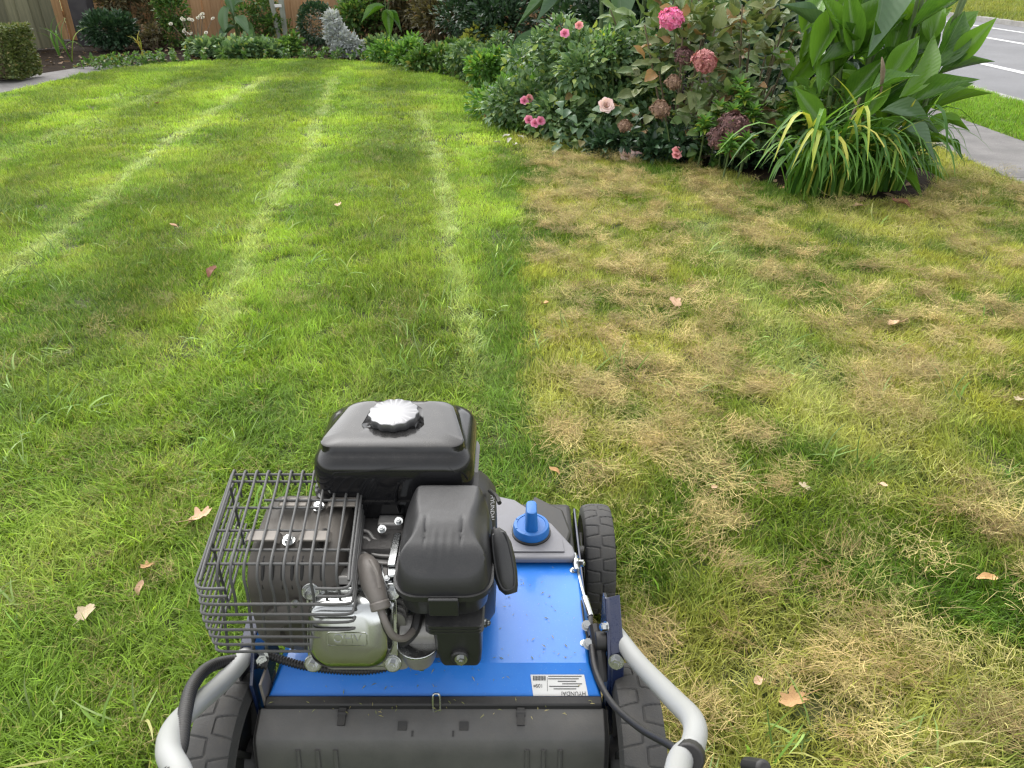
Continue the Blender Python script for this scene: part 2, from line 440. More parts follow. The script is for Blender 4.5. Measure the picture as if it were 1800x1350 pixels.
def scatter(name, x, y, z, rot, scl, tint, coll, nvar, label, cat, seed=0):
    n = len(x); me = bpy.data.meshes.new(name); me.vertices.add(n)
    me.vertices.foreach_set('co', np.stack([x, y, z], 1).astype(np.float32).ravel())
    def at(nm, typ, key, arr): a = me.attributes.new(nm, typ, 'POINT'); a.data.foreach_set(key, np.ascontiguousarray(arr).ravel())
    at('rot', 'FLOAT_VECTOR', 'vector', rot.astype(np.float32)); at('scl', 'FLOAT_VECTOR', 'vector', scl.astype(np.float32))
    at('tint', 'FLOAT_COLOR', 'color', np.concatenate([tint, np.ones((n, 1))], 1).astype(np.float32))
    at('vi', 'INT', 'value', np.random.RandomState(seed).randint(0, nvar, n).astype(np.int32))
    o = bpy.data.objects.new(name, me); col.objects.link(o)
    ng = bpy.data.node_groups.new(name, 'GeometryNodeTree')
    ng.interface.new_socket('Geometry', in_out='INPUT', socket_type='NodeSocketGeometry'); ng.interface.new_socket('Geometry', in_out='OUTPUT', socket_type='NodeSocketGeometry')
    N = ng.nodes; L = ng.links; gi = N.new('NodeGroupInput'); go = N.new('NodeGroupOutput'); ip = N.new('GeometryNodeInstanceOnPoints')
    ci = N.new('GeometryNodeCollectionInfo'); ci.inputs['Collection'].default_value = coll; ci.inputs['Separate Children'].default_value = True; ci.inputs['Reset Children'].default_value = True
    def na(nm, t): k = N.new('GeometryNodeInputNamedAttribute'); k.data_type = t; k.inputs['Name'].default_value = nm; return k.outputs['Attribute']
    L.new(gi.outputs[0], ip.inputs['Points']); L.new(ci.outputs[0], ip.inputs['Instance']); ip.inputs['Pick Instance'].default_value = True
    L.new(na('vi', 'INT'), ip.inputs['Instance Index']); L.new(na('rot', 'FLOAT_VECTOR'), ip.inputs['Rotation']); L.new(na('scl', 'FLOAT_VECTOR'), ip.inputs['Scale'])
    L.new(ip.outputs[0], go.inputs[0])
    md = o.modifiers.new('scatter', 'NODES'); md.node_group = ng
    tag(o, label, cat, kind='stuff')
    return o
SH = [clump('tuft', 'grass_blade', 46, 0.042, 0.020, 0.046, 0.0022, (0.15, 0.95), (0.2, 1.1), 2, 100 + i, comb=.55) for i in range(8)]
LG = [clump('tuft', 'grass_blade', 46, 0.042, 0.03, 0.070, 0.0025, (0.2, 1.0), (0.3, 1.2), 3, 200 + i, comb=.55) for i in range(8)]
FLAT = [clump('tuft', 'grass_blade', 50, 0.045, 0.03, 0.055, 0.0026, (0.7, 1.35), (0.1, 0.5), 2, 300 + i, comb=.8) for i in range(5)]
ST = [clump('strands', 'straw', 60, 0.050, 0.014, 0.055, 0.00095, (0.7, 1.65), (-0.4, 0.8), 3, 400 + i, 0.032, 1.6) for i in range(8)]
SW = [clump('swath', 'straw', 44, 0.045, 0.02, 0.062, 0.00105, (0.95, 1.62), (-0.3, 0.5), 3, 700 + i, 0.024, 1.0, comb=.85) for i in range(6)]
c_swath = variants('swath', SW)
CO = [clump('coarse_tuft', 'grass_blade', 7, 0.03, 0.05, 0.13, 0.0052, (0.4, 1.35), (0.2, 1.0), 4, 600 + i, 0.01, 0.8) for i in range(6)]
c_coarse = variants('coarse', CO)
FAR = [clump('tuft', 'grass_blade', 40, 0.06, 0.022, 0.042, 0.0040, (0.15, 1.0), (0.2, 1.0), 2, 500 + i, comb=.6) for i in range(5)]
c_short, c_long, c_flat, c_straw, c_far = (variants(n, o) for n, o in (('short', SH), ('long', LG), ('flat', FLAT), ('straw', ST), ('far', FAR)))

TRACKS = [[(-.09, 1.75), (-.116, 2.03), (-.228, 2.79), (-.357, 3.84), (-.52, 5.0), (-.788, 6.54)],
          [(-.90, 1.9), (-1.03, 2.46), (-1.224, 3.64), (-1.32, 4.88), (-1.6, 6.6), (-1.915, 8.6)],
          [(-2.0, 2.4), (-2.03, 2.87), (-2.10, 3.46), (-2.34, 5.22), (-2.59, 8.42)],
          [(.86, 1.5), (.87, 1.76), (.886, 2.46), (.908, 3.84)],
          [(-3.3, 3.2), (-3.25, 5.0), (-3.3, 8.2)]]
TW = [0.032, 0.034, 0.042, 0.09, 0.05]; TS = [.95, .92, .92, 0.75, 0.4]
def track(x, y):
    t = np.zeros(x.shape)
    for p, w, s in zip(TRACKS, TW, TS):
        pp = [(q.x, q.y) for q in catmull([Vector((a, b, 0)) for a, b in p], 4)]
        d = polydist(pp, x, y); fade = smooth01(pp[0][1] - .05, pp[0][1] + .5, y) * (1 - smooth01(pp[-1][1] - .5, pp[-1][1] + .1, y))
        t = np.maximum(t, s * np.exp(-(d / w) ** 2) * (.80 + .40 * vnoise(x, y, 2.0, 2, 5)) * fade)
    return t
def mown(x, y):    # 1 on the finished strip left of the mowing edge, 0 where the thatch still lies
    e = 0.045 + 0.022 * (vnoise(x, y, 6, 3, 2) - .5) - 0.05 * smooth01(4.0, 5.3, y)
    return smooth01(-0.008, 0.008, e - x)
def view_pts(r, dens_fn, y0, y1, marg=1.1):
    out = []
    ys = np.arange(y0, y1, 0.25)
    for ya in ys:
        yb = ya + 0.25; hw = 0.70 * (yb * 0.866 + 0.55) + marg
        xa, xb = max(-hw, -4.8), min(hw, 2.83); A = (xb - xa) * 0.25; k = int(A * dens_fn((ya + yb) / 2))
        out.append(np.stack([r.uniform(xa, xb, k), r.uniform(ya, yb, k)], 1))
    return np.concatenate(out).T
C = lambda *a: np.array(a)
def lerp(a, b, t): return a + (b - a) * t[:, None]
def lawn_tint(x, y, r):
    m = mown(x, y); t = track(x, y)
    n1 = vnoise(x, y, 0.8, 3, 1); n2 = vnoise(x, y, 3.0, 3, 4); n3 = vnoise(x, y, 9.0, 2, 6)
    g = lerp(C(.125, .235, .020) + np.zeros((len(x), 3)), C(.29, .43, .048), smooth01(.3, .72, .45 * n1 + .55 * n2))
    g = lerp(g, C(.38, .42, .11), 0.55 * smooth01(.54, .76, n3 * .5 + n2 * .5))             # paler, thinner patches
    g = lerp(g, C(.062, .155, .011), 0.75 * smooth01(.48, .74, vnoise(x, y, 1.7, 3, 9)))      # lush patches
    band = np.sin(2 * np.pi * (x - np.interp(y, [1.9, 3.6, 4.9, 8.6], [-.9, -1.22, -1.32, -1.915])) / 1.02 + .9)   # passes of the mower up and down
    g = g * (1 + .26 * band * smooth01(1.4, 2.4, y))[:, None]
    g = lerp(g, C(.062, .165, .011), 0.75 * smooth01(-.17, -.08, x) * smooth01(.30, .5, vnoise(x, y, 2.4, 2, 14)))
    g = lerp(g, C(.50, .60, .24), np.clip(t * 1.1, 0, 1) * .8)  # wheel tracks: pale reflection off bent blades put into the tint
    u = lerp(C(.175, .265, .030) + np.zeros((len(x), 3)), C(.41, .43, .100), smooth01(.28, .68, n2))
    u = u * (.82 + .18 * smooth01(1.0, 2.2, y))[:, None]
    u = lerp(u, C(.070, .160, .013), .8 * smooth01(.50, .70, vnoise(x, y, 4.5, 3, 12)))
    u = lerp(u, C(.42, .48, .17), np.clip(t, 0, 1) * .8)
    g = lerp(g, C(.42, .50, .15), np.full(len(x), .13))
    out = lerp(u, g, m)
    return out * r.uniform(.82, 1.2, (len(x), 1))
r = np.random.RandomState(3)
x, y = view_pts(r, lambda d: 1400 if d < 1.7 else (1150 if d < 3 else (850 if d < 5 else 480)), 0.3, 10.0)
k = inside(LAWN, x, y); x, y = x[k], y[k]
m_ = mown(x, y); t_ = track(x, y); n = len(x); q = r.rand(n)
flatm = (t_ * .55 > q) 
longm = ~flatm & (y < 2.4) & (r.rand(n) < smooth01(2.4, 1.3, y) * np.where(x < 0, .75, .35))
farm = ~flatm & ~longm & (y > 4.4 + r.rand(n))
shortm = ~flatm & ~longm & ~farm
def put(name, k, coll, nvar, s0, s1, tilt, label, lift=0.0, seed=0):
    xx, yy = x[k], y[k]; nn = len(xx)
    rot = np.stack([r.normal(0, tilt, nn), r.normal(0, tilt, nn), vnoise(xx, yy, 5.0, 2, 50) * 14 + r.normal(0, .55, nn)], 1)
    hgt = s0 + (s1 - s0) * vnoise(xx, yy, 2.6, 3, 7) * r.uniform(.75, 1.25, nn)
    w = r.uniform(.9, 1.15, nn)
    scatter(name, xx, yy, np.full(nn, lift), rot, np.stack([w, w, hgt], 1), lawn_tint(xx, yy, r), coll, nvar, label, 'grass', seed)
put('grass', shortm, c_short, 8, .6, 1.25, .12, 'short mown green grass of the front lawn', seed=1)
put('long_grass', longm, c_long, 8, .5, .95, .15, 'longer lush grass blades round the machine in the foreground', seed=2)
put('flattened_grass', flatm, c_flat, 5, .6, 1.0, .1, 'pale flattened grass in the wheel tracks across the lawn', seed=3)
put('distant_grass', farm, c_far, 5, .6, 1.2, .1, 'short bright grass at the far end of the lawn', seed=4)

# loose thatch raked up over the unfinished right side
x, y = view_pts(r, lambda d: 1300 if d < 1.8 else (1000 if d < 3 else 750), 0.3, 5.4)
k = inside(LAWN, x, y) & (mown(x, y) < .5); x, y = x[k], y[k]
ca, sa = math.cos(0.5), math.sin(0.5)
ridge = vnoise(x * ca + y * sa, (-x * sa + y * ca) * 2.2, 2.6, 4, 15); fine = vnoise(x, y, 9, 3, 16)
dens = smooth01(.40, .62, .62 * ridge + .38 * fine)
dens = dens * (1 - .75 * np.clip(track(x, y) * 1.6, 0, 1)) * (0.5 + 0.5 * smooth01(0.05, 0.35, x)) + 0.10
heap = smooth01(.57, .70, .65 * ridge + .35 * fine)
k = r.rand(len(x)) < dens * (.13 + .08 * smooth01(1.2, 2.4, y)); x, y, dens, heap = x[k], y[k], dens[k], heap[k]; n = len(x)
tint = lerp(C(.30, .34, .085) + np.zeros((n, 3)), C(.54, .45, .19), np.clip(.9 * dens * r.uniform(.5, 1.2, n) + .25 * r.rand(n), 0, 1))
tint = lerp(tint, C(.52, .40, .17), (heap * r.uniform(.1, 1, n)))
tint = tint * r.uniform(.6, 1.15, (n, 1))
z = 0.012 + heap * r.uniform(0, .055, n) + r.uniform(0, .012, n)
rot = np.stack([r.normal(0, .16, n), r.normal(0, .16, n), r.rand(n) * 6.283], 1)
w = r.uniform(.8, 1.3, n)
scatter('thatch', x, y, z, rot, np.stack([w, w, r.uniform(.7, 1.3, n)], 1), tint, c_straw, 8, 'loose straw coloured thatch raked up over the unmown right side', 'thatch', 5)
# raised tangles of thatch combed together by the tines, lying in short ragged rows
hx = r.uniform(.10, 2.75, 1000); hy = .55 + 4.3 * r.rand(1000) ** .85
k = inside(LAWN, hx, hy) & (np.abs(hx - .88) > .10) & (hx < .78 * (hy * .866 + .55) + .2) & (vnoise(hx, hy, 1.6, 2, 61) > .40); hx, hy = hx[k], hy[k]
for a, b in ((.64, 2.0), (.72, 1.93), (.15, 4.95), (.33, 4.3), (.38, 3.75), (1.6, 2.9), (1.1, 1.75), (1.25, 2.05), (.50, 1.10), (.80, .80), (.95, .78), (.45, 1.30), (.33, 2.15)):
    hx = np.append(hx, a); hy = np.append(hy, b)
X, Y, Z, T, A = [], [], [], [], []
for a, b in zip(hx, hy):
    big_ = r.rand() ** 2.5; L_ = .03 + .09 * big_; W_ = .010 + .016 * r.rand(); ang = -.35 + r.normal(0, .6); q = int(2 + 9 * big_ + 4 * r.rand()); tone = r.rand()
    e = r.normal(0, .5, q) * L_; f = r.normal(0, .55, q) * W_ + .03 * np.sin(e * 30 + a * 9)
    X.append(a + e * math.cos(ang) - f * math.sin(ang)); Y.append(b + e * math.sin(ang) + f * math.cos(ang))
    A.append(ang + r.normal(0, .35, q) + np.pi * (r.rand(q) < .5))
    Z.append(.016 + r.rand(q) * (.010 + .026 * big_) * np.exp(-(f / W_) ** 2 * .7))
    c1 = C(.56, .47, .19) * (.6 + .6 * tone); c2 = C(.42, .29, .13) * (.65 + .5 * tone); T.append(lerp(c1 + np.zeros((q, 3)), c2, r.rand(q) ** 1.5))
x, y, z, tint, az = map(np.concatenate, (X, Y, Z, T, A)); k = inside(LAWN, x, y) & (mown(x, y) < .5); x, y, z, tint, az = x[k], y[k], z[k], tint[k], az[k]; n = len(x); w = r.uniform(.5, 1.15, n)
scatter('thatch_heaps', x, y, z, np.stack([r.normal(0, .2, n), r.normal(0, .2, n), az], 1), np.stack([w, w, r.uniform(.35, .8, n)], 1), tint * r.uniform(.6, 1.3, (n, 1)), c_swath, 6, 'raised tangles of brown and tan thatch lying in ragged rows', 'thatch', 11)
# odd dry strands on the finished side
x, y = view_pts(r, lambda d: 200 if d < 2.5 else 60, 0.3, 5.5)
k = inside(LAWN, x, y) & (mown(x, y) > .5) & (r.rand(len(x)) < .15 + .85 * smooth01(.56, .72, vnoise(x, y, 4, 3, 21))); x, y = x[k], y[k]; n = len(x)
scatter('dry_strands', x, y, np.full(n, .014), np.stack([r.normal(0, .1, n), r.normal(0, .1, n), r.rand(n) * 6.283], 1), np.stack([r.uniform(.5, .9, n)] * 2 + [r.uniform(.5, 1, n)], 1),
        lerp(C(.19, .18, .05) + np.zeros((n, 3)), C(.40, .33, .15), r.rand(n)), c_straw, 8, 'thin scatter of dry strands between the green blades', 'thatch', 6)
# coarse weed blades standing out of the near lawn
x, y = view_pts(r, lambda d: 70 if d < 2.2 else 22, 0.3, 4.0)
k = inside(LAWN, x, y) & (r.rand(len(x)) < np.where(x < 0, 1, .35)) & (vnoise(x, y, 3, 2, 40) > .42); x, y = x[k], y[k]; n = len(x)
scatter('coarse_grass', x, y, np.full(n, .004), np.stack([r.normal(0, .15, n), r.normal(0, .15, n), r.rand(n) * 6.283], 1), np.stack([r.uniform(.6, 1.0, n)] * 3, 1),
        lerp(C(.13, .25, .04) + np.zeros((n, 3)), C(.30, .40, .15), r.rand(n)), c_coarse, 6, 'broad coarse blades standing out of the near lawn', 'grass', 9)
# verge between the footpath and the kerb
n = 5200; x = r.uniform(3.53, 4.43, n); y = r.uniform(3.5, 14, n)
g = lerp(C(.14, .28, .025) + np.zeros((n, 3)), C(.21, .36, .045), vnoise(x, y, 3, 3, 30))
scatter('verge_grass', x, y, np.full(n, -.004), np.stack([r.normal(0, .1, n), r.normal(0, .1, n), r.rand(n) * 6.283], 1), np.stack([np.full(n, 1.1)] * 2 + [r.uniform(.8, 1.4, n)], 1), g, c_far, 5, 'bright green grass strip between footpath and road', 'grass', 7)
n = 9000; x = r.uniform(10.15, 24, n); y = r.uniform(10, 32, n)
g = lerp(C(.11, .17, .022) + np.zeros((n, 3)), C(.24, .25, .06), vnoise(x, y, .9, 3, 31))
scatter('far_verge_grass', x, y, np.full(n, -.01), np.stack([r.normal(0, .1, n), r.normal(0, .1, n), r.rand(n) * 6.283], 1), np.stack([np.full(n, 3.2)] * 2 + [r.uniform(2, 3.6, n)], 1), g, c_far, 5, 'yellowish rough grass on the far side of the road', 'grass', 8)

# ================================================================== lawn scarifier
mat('blue_paint', (0.008, 0.150, 0.58), 0.34, coat=0.2, color2=(0.014, 0.185, 0.64), nscale=9, rvar=0.14, dust=0.09, dust_col=(0.25, 0.33, 0.5), speck=((0.10, 0.26, 0.60), 420, 0.68))
mat('blue_plastic', (0.01, 0.13, 0.42), 0.42, dust=0.12, bump=0.05)
mat('navy_paint', (0.006, 0.014, 0.05), 0.25, coat=0.5, dust=0.25)
mat('black_gloss', (0.010, 0.010, 0.011), 0.10, coat=0.12, spec=0.35, dust=0.42, dust_col=(0.10, 0.092, 0.078))
mat('black_plastic', (0.020, 0.020, 0.021), 0.34, bump=0.10, bscale=900, dust=0.5, dust_col=(0.11, 0.105, 0.095))
mat('soft_black', (0.012, 0.012, 0.013), 0.5, dust=0.2)
mat('flap_plastic', (0.055, 0.055, 0.054), 0.42, color2=(0.085, 0.083, 0.079), nscale=12, bump=0.06, bscale=300, dust=0.45, dust_col=(0.15, 0.13, 0.10))
mat('grey_plastic', (0.17, 0.17, 0.185), 0.5, bump=0.08, bscale=700, dust=0.25)
mat('silver_paint', (0.31, 0.315, 0.305), 0.45, color2=(0.31, 0.315, 0.305), nscale=16, rvar=0.1, dust=0.1)
mat('zinc', (0.46, 0.47, 0.465), 0.25, metal=1.0, rvar=0.2, nscale=90)
mat('bright_cap', (0.19, 0.19, 0.195), 0.34, metal=0.9, rvar=0.12, nscale=40)
mat('pressed_steel', (0.50, 0.51, 0.50), 0.17, metal=1.0, color2=(0.42, 0.43, 0.42), nscale=12, rvar=0.08)
mat('cast_alu', (0.34, 0.33, 0.31), 0.45, metal=0.45, bump=0.05, bscale=260, color2=(0.26, 0.25, 0.235), nscale=25)
mat('dark_alu', (0.10, 0.095, 0.09), 0.5, metal=0.5, bump=0.2, bscale=200)
mat('rubber', (0.034, 0.034, 0.035), 0.68, color2=(0.05, 0.049, 0.047), nscale=30, bump=0.15, bscale=400, dust=0.5, dust_col=(0.14, 0.125, 0.10))
mat('rim_black', (0.012, 0.012, 0.012), 0.5, dust=0.2)
mat('wire_black', (0.065, 0.065, 0.063), 0.45, rvar=0.2, nscale=120, dust=0.35, dust_col=(0.16, 0.15, 0.14))
mat('muffler_steel', (0.065, 0.060, 0.054), 0.45, metal=0.3, color2=(0.11, 0.098, 0.085), nscale=14, rvar=0.2, dust=0.3)
mat('strap_steel', (0.16, 0.143, 0.125), 0.55, metal=0.2, color2=(0.20, 0.18, 0.155), nscale=40)
mat('boot_rubber', (0.14, 0.125, 0.11), 0.5, bump=0.1)
mat('label_white', (0.72, 0.71, 0.68), 0.45, dust=0.2)
mat('ink', (0.05, 0.05, 0.05), 0.6)
mat('white_print', (0.75, 0.75, 0.75), 0.5)

mower = empty('lawn_scarifier', (-0.108, 0.85, 0), 'blue petrol lawn scarifier with black caged engine standing on the lawn', 'lawn scarifier')
CX = -0.108
# ---- deck: pressed blue housing (profile in Y-Z swept across X), rear facet slopes towards the handle
def deck_profile():
    return [(0.93, 0.10), (0.93, 0.22), (0.92, 0.247), (0.91, 0.25), (0.697, 0.25), (0.660, 0.226), (0.656, 0.10)]
mb = MB()
prof = deck_profile()
for i, (yy, zz) in enumerate(prof): pass
L_, R_ = -0.318, 0.106
rings = []
for xx, inset in ((L_ - 0.004, 0.008), (L_, 0.0), (R_, 0.0), (R_ + 0.004, 0.008)):
    rings.append([(xx + (0.012 if False else 0) + (-0.014 if xx < CX else 0.014) * (1 if yy < 0.67 else 0), yy, zz - (inset if zz > 0.2 else 0)) for yy, zz in prof])
deck = mb.loft(rings).build('deck', 'blue_paint', mower, smooth=25, bevel=0.0025, bseg=3)
for p in ((0.098, 0.875, 0.25), (0.103, 0.73, 0.25), (-0.30, 0.728, 0.25)): MB().bolt(p, (0, 0, 1), 0.004).build('bolt', 'zinc', deck)
MB().prism([(L_, .931, .10), (L_, 1.12, .10), (L_, 1.12, .17), (L_, 1.06, .235), (L_, .931, .235)], (.424, 0, 0)).build('front_hood', 'rim_black', mower, bevel=.008, bseg=3)
# side skirts of the housing
for sx in (-1, 1): MB().box((CX + sx * 0.222, 0.86, 0.165), (0.004, 0.40, 0.12)).build('side_plate', 'navy_paint', mower, bevel=0.001)
# ---- grey cover plate with adjusting knob
pl = [(-0.26, 1.055), (-0.05, 1.055), (0.005, 1.036), (0.035, 1.005), (0.068, 0.972), (0.100, 0.915), (0.103, 0.895), (0.097, 0.887), (-0.02, 0.887), (-0.26, 0.887)]
gp = MB().prism([(a, b, 0.2535) for a, b in pl], (0, 0, 0.012)).build('cover_plate', 'grey_plastic', mower, bevel=0.004, bseg=3)
MB().prism([(0.02, 0.984, 0.262), (0.066, 0.97, 0.262), (0.09, 0.922, 0.262), (0.10, 0.96, 0.258), (0.09, 1.02, 0.255), (0.04, 1.06, 0.255)], (0, 0, -0.05)).build('corner_block', 'rim_black', gp, bevel=0.004)
MB().prism([(0.055 + 0.0 * k, 0, 0) for k in range(0)] or [(a, b, 0.2665) for a, b in ((-0.004, 0.90), (0.085, 0.90), (0.083, 0.93), (0.056, 0.965), (0.0, 0.97))], (0, 0, 0.0016)).build('raised_pad', 'grey_plastic', gp, bevel=0.0015)
kx, ky = 0.032, 0.945
MB().cyl((kx, ky, 0.269), 0.0325, 0.006, seg=40).build('knob_seat', 'rim_black', gp, bevel=0.001)
kn = MB().loft([[(kx + rr * math.cos(2 * math.pi * k / 40), ky + rr * math.sin(2 * math.pi * k / 40), zz) for k in range(40)] for rr, zz in ((.0300, .272), (.0300, .283), (.0285, .2865), (.024, .2875), (.0235, .2865))]).build('adjusting_knob', 'blue_plastic', mower, smooth=40)
MB().loft([rrect(kx, ky + 0.001, zz, hx, hy, min(hx, 0.007) - 0.0004, 32) for zz, hx, hy in ((.286, .0105, .021), (.300, .0098, .0195), (.318, .0088, .0175), (.3215, .0078, .0165), (.3225, .006, .014))]).build('grip', 'blue_plastic', kn, smooth=40)
for a in (0.4, 1.1, 2.0, 2.7):
    MB().box((kx + 0.026 * math.cos(a + 1.57), ky + 0.026 * math.sin(a + 1.57), 0.2872), (0.0012, 0.005, 0.001), (0, 0, a)).build('scale_mark', 'blue_plastic', kn)

# ---- wheels with moulded tread
def tread_tyre(rad, wid, pitch_n, nth, nx, depth=0.0019):
    """tyre about the X axis with U-shaped grooves cut from both shoulders"""
    th = np.linspace(0, 2 * np.pi, nth, endpoint=False); u = np.linspace(-1, 1, nx)
    TH, U = np.meshgrid(th, u, indexing='ij'); s = TH * rad; pitch = 2 * np.pi * rad / pitch_n
    X = U * wid / 2
    crown = rad - 0.006 * np.abs(U) ** 3.2 - 0.016 * smooth01(0.93, 1.0, np.abs(U))
    g = np.zeros_like(s)
    for side, off in ((1, 0.0), (-1, 0.5)):
        e = (1 - side * U) * wid / 2                       # distance in from this shoulder
        ph = ((s / pitch + off) % 1.0 - 0.5) * pitch       # along the tread
        reach = 0.46 * wid
        half = 0.30 * pitch - 0.10 * pitch * np.clip(e / reach, 0, 1)
        dside = np.where(e < reach, np.abs(np.abs(ph) - half), 9)
        dend = np.where(np.abs(ph) <= 0.20 * pitch, np.abs(e - reach), 9)
        d = np.minimum(dside, dend)
        g = np.maximum(g, 1 - smooth01(0.0007, 0.0017, d))
    rr = crown - depth * g * (1 - smooth01(0.9, 1.0, np.abs(U)) * 0.5)
    V = np.stack([X, rr * np.cos(TH), rr * np.sin(TH)], -1)
    # sidewalls as extra columns
    lo = V[:, :1].copy(); lo[:, 0, 0] = -wid / 2 - 0.001; rs = rad * 0.80; lo[:, 0, 1] = rs * np.cos(th); lo[:, 0, 2] = rs * np.sin(th)
    hi = lo.copy(); hi[:, 0, 0] = wid / 2 + 0.001
    li = lo.copy(); li[:, 0, 0] = -wid / 2 + 0.012; li[:, 0, 1:] *= 0.86; hi2 = li.copy(); hi2[:, 0, 0] = wid / 2 - 0.012
    V = np.concatenate([li, lo, V, hi, hi2], 1); n2 = V.shape[1]
    idx = np.arange(nth * n2).reshape(nth, n2); nxt = np.roll(idx, -1, 0)
    F = np.stack([idx[:, :-1], idx[:, 1:], nxt[:, 1:], nxt[:, :-1]], -1).reshape(-1, 4)
    return np_mesh('tyre', V.reshape(-1, 3), F)
def make_rim(rad, wid):
    mb = MB(); seg = 36
    P = [(-wid / 2 + .01, rad * .70), (-wid / 2 + .004, rad * .69), (-wid / 2 + .012, rad * .60), (-wid / 2 + .02, rad * .30), (-wid / 2 - .004, rad * .22), (-wid / 2 - .006, 0.001)]
    mb.loft([[(a, b * math.cos(2 * math.pi * k / seg), b * math.sin(2 * math.pi * k / seg)) for k in range(seg)] for a, b in P])
    P = [(-a, b) for a, b in P]
    mb.loft([[(a, b * math.cos(2 * math.pi * k / seg), b * math.sin(2 * math.pi * k / seg)) for k in range(seg)] for a, b in P])
    for i in range(6):
        a = i * math.pi / 3
        for sx in (-1, 1): mb.box((sx * (wid / 2 - .008), rad * .46 * math.cos(a), rad * .46 * math.sin(a)), (.012, rad * .42, .008), (a, 0, 0))
    return mb
rear_tyre = tread_tyre(0.125, 0.060, 15, 640, 46); rear_tyre.materials.append(M['rubber'])
front_tyre = tread_tyre(0.103, 0.055, 15, 440, 34); front_tyre.materials.append(M['rubber'])
for me in (rear_tyre, front_tyre):
    me.shade_smooth(); me.set_sharp_from_angle(angle=R(50))
for sx, yy, rad, wid, tm, off in ((-1, .638, .125, .060, rear_tyre, .277), (1, .638, .125, .060, rear_tyre, .277), (-1, 1.06, .103, .055, front_tyre, .27), (1, 1.06, .103, .055, front_tyre, .268)):
    c = (CX + sx * off, yy, rad)
    w_ = make_rim(rad, wid).build('wheel', 'rim_black', mower, smooth=35, center=False); place(w_, c, mower)
    t = link('tyre', tm, w_, c, rot=(random.random() * 6, 0, 0))
    MB().cyl((c[0] - sx * (wid / 2 + .004), c[1], c[2]), .010, .012, 'x', 12).build('hub_cap', 'zinc', w_)
    MB().cyl((c[0] - sx * (wid / 2 + .012), c[1], c[2]), .007, .03, 'x', 10).build('axle', 'zinc', mower)

# ---- rear rail and discharge flap
MB().prism([(CX - .226, .659, .2305), (CX - .226, .647, .227), (CX - .226, .645, .212), (CX - .226, .6555, .212)], (.456, 0, 0)).build('hinge_rail', 'soft_black', mower, bevel=0.002)
fp_ = [(.646, .2205), (.632, .2150), (.6165, .2085), (.6105, .2020), (.6045, .180), (.5975, .150), (.590, .09), (.588, .04)]
ft = [(y - .004 * 1, z - .004) for y, z in fp_]
mb = MB(); xs = np.concatenate([[CX - .238], np.linspace(CX - .231, CX + .231, 24), [CX + .238]])
rings = []
for i, xx in enumerate(xs):
    dz = -.012 if i in (0, len(xs) - 1) else 0
    rings.append([(xx, a - (0 if not dz else -.006), b + dz) for a, b in fp_] + [(xx, a + .004, b - .004 + dz) for a, b in fp_[::-1]])
flap = mb.loft(rings).build('discharge_flap', 'flap_plastic', mower, smooth=35, bevel=0.0015)
for xx in (CX - .120, CX + .120):          # hinge slots
    MB().box((xx, .636, .2172), (.010, .022, .006), (.36, 0, 0)).build('hinge_slot', 'rim_black', flap)
    MB().cyl((xx, .641, .2175), .0050, .012, 'x', 12).build('hinge_pin', 'soft_black', flap)
for xx in (CX - .038, CX + .044):
    MB().box((xx, .6255, .2125), (.012, .011, .0030), (.50, 0, 0)).build('square_hole', 'rim_black', flap)
    MB().box((xx + (.014 if xx < CX else -.014), .6175, .2080), (.0025, .007, .003), (.55, 0, 0)).build('slit', 'rim_black', flap)
for xx in (-.176, -.150, -.126, .128, .150, .172):
    MB().tube([(CX + xx, .6070, .1900), (CX + xx, .6015, .168), (CX + xx, .5942, .138), (CX + xx, .586, .07)], .0034, 8, smooth=4).build('rib', 'flap_plastic', flap)
MB().tube([(-.106, .643, .217), (-.106, .650, .241), (-.1015, .652, .2435), (-.097, .650, .241), (-.097, .643, .217)], .0016, 8, smooth=4).build('wire_loop', 'zinc', mower)
# ---- rating label on the rear facet (read from the front, so upside down from here)
fy = lambda y: 0.25 - (0.697 - y) * (0.024 / 0.037)
tl = math.atan2(0.024, 0.037)
lab = MB().prism([(.029, .6608, fy(.6608) + .0006), (.104, .6608, fy(.6608) + .0006), (.0995, .6835, fy(.6835) + .0006), (.0255, .6835, fy(.6835) + .0006)], (0, 0, .0003)).build('rating_label', 'label_white', mower, smooth=0)
def on_facet(x, y): return (x, y, fy(y) + .0013)
for i in range(13):
    MB().box(on_facet(.0295 + i * .00135, .6795), (.0007 if i % 3 else .0011, .006, .0002), (tl, 0, 0)).build('barcode_bar', 'ink', lab, smooth=0)
for body, size, x, y in (('105', .0068, .0375, .6715), ('dB', .004, .0315, .6712), ('HYUNDAI', .0075, .084, .6632)):
    me = text_mesh(body, size); me.materials.append(M['ink']); o = link('lettering', me, lab, on_facet(x, y), (-tl, 0, math.pi))
for i in range(6):
    yy = .6815 - i * .0027; x1 = .096 - (.004 * ((i * 7) % 3)); x0 = .051 + .006 * ((i * 5) % 4) if i > 1 else .050
    MB().box(on_facet((x0 + x1) / 2, yy), (x1 - x0, .0011, .0002), (tl, 0, 0)).build('print_line', 'ink', lab, smooth=0)
MB().box(on_facet(.0485, .673), (.0005, .018, .0002), (tl, 0, 0)).build('print_frame', 'ink', lab, smooth=0)

# ================================================================== engine
EX = -0.160
blk = MB(); blk.loft([rrect(EX - .01, .79, z, hx, hy, .02, 32) for z, hx, hy in ((.2505, .10, .085), (.262, .10, .085), (.266, .085, .075), (.40, .085, .075), (.43, .07, .06))])
blk.build('engine_block', 'dark_alu', mower, smooth=40)
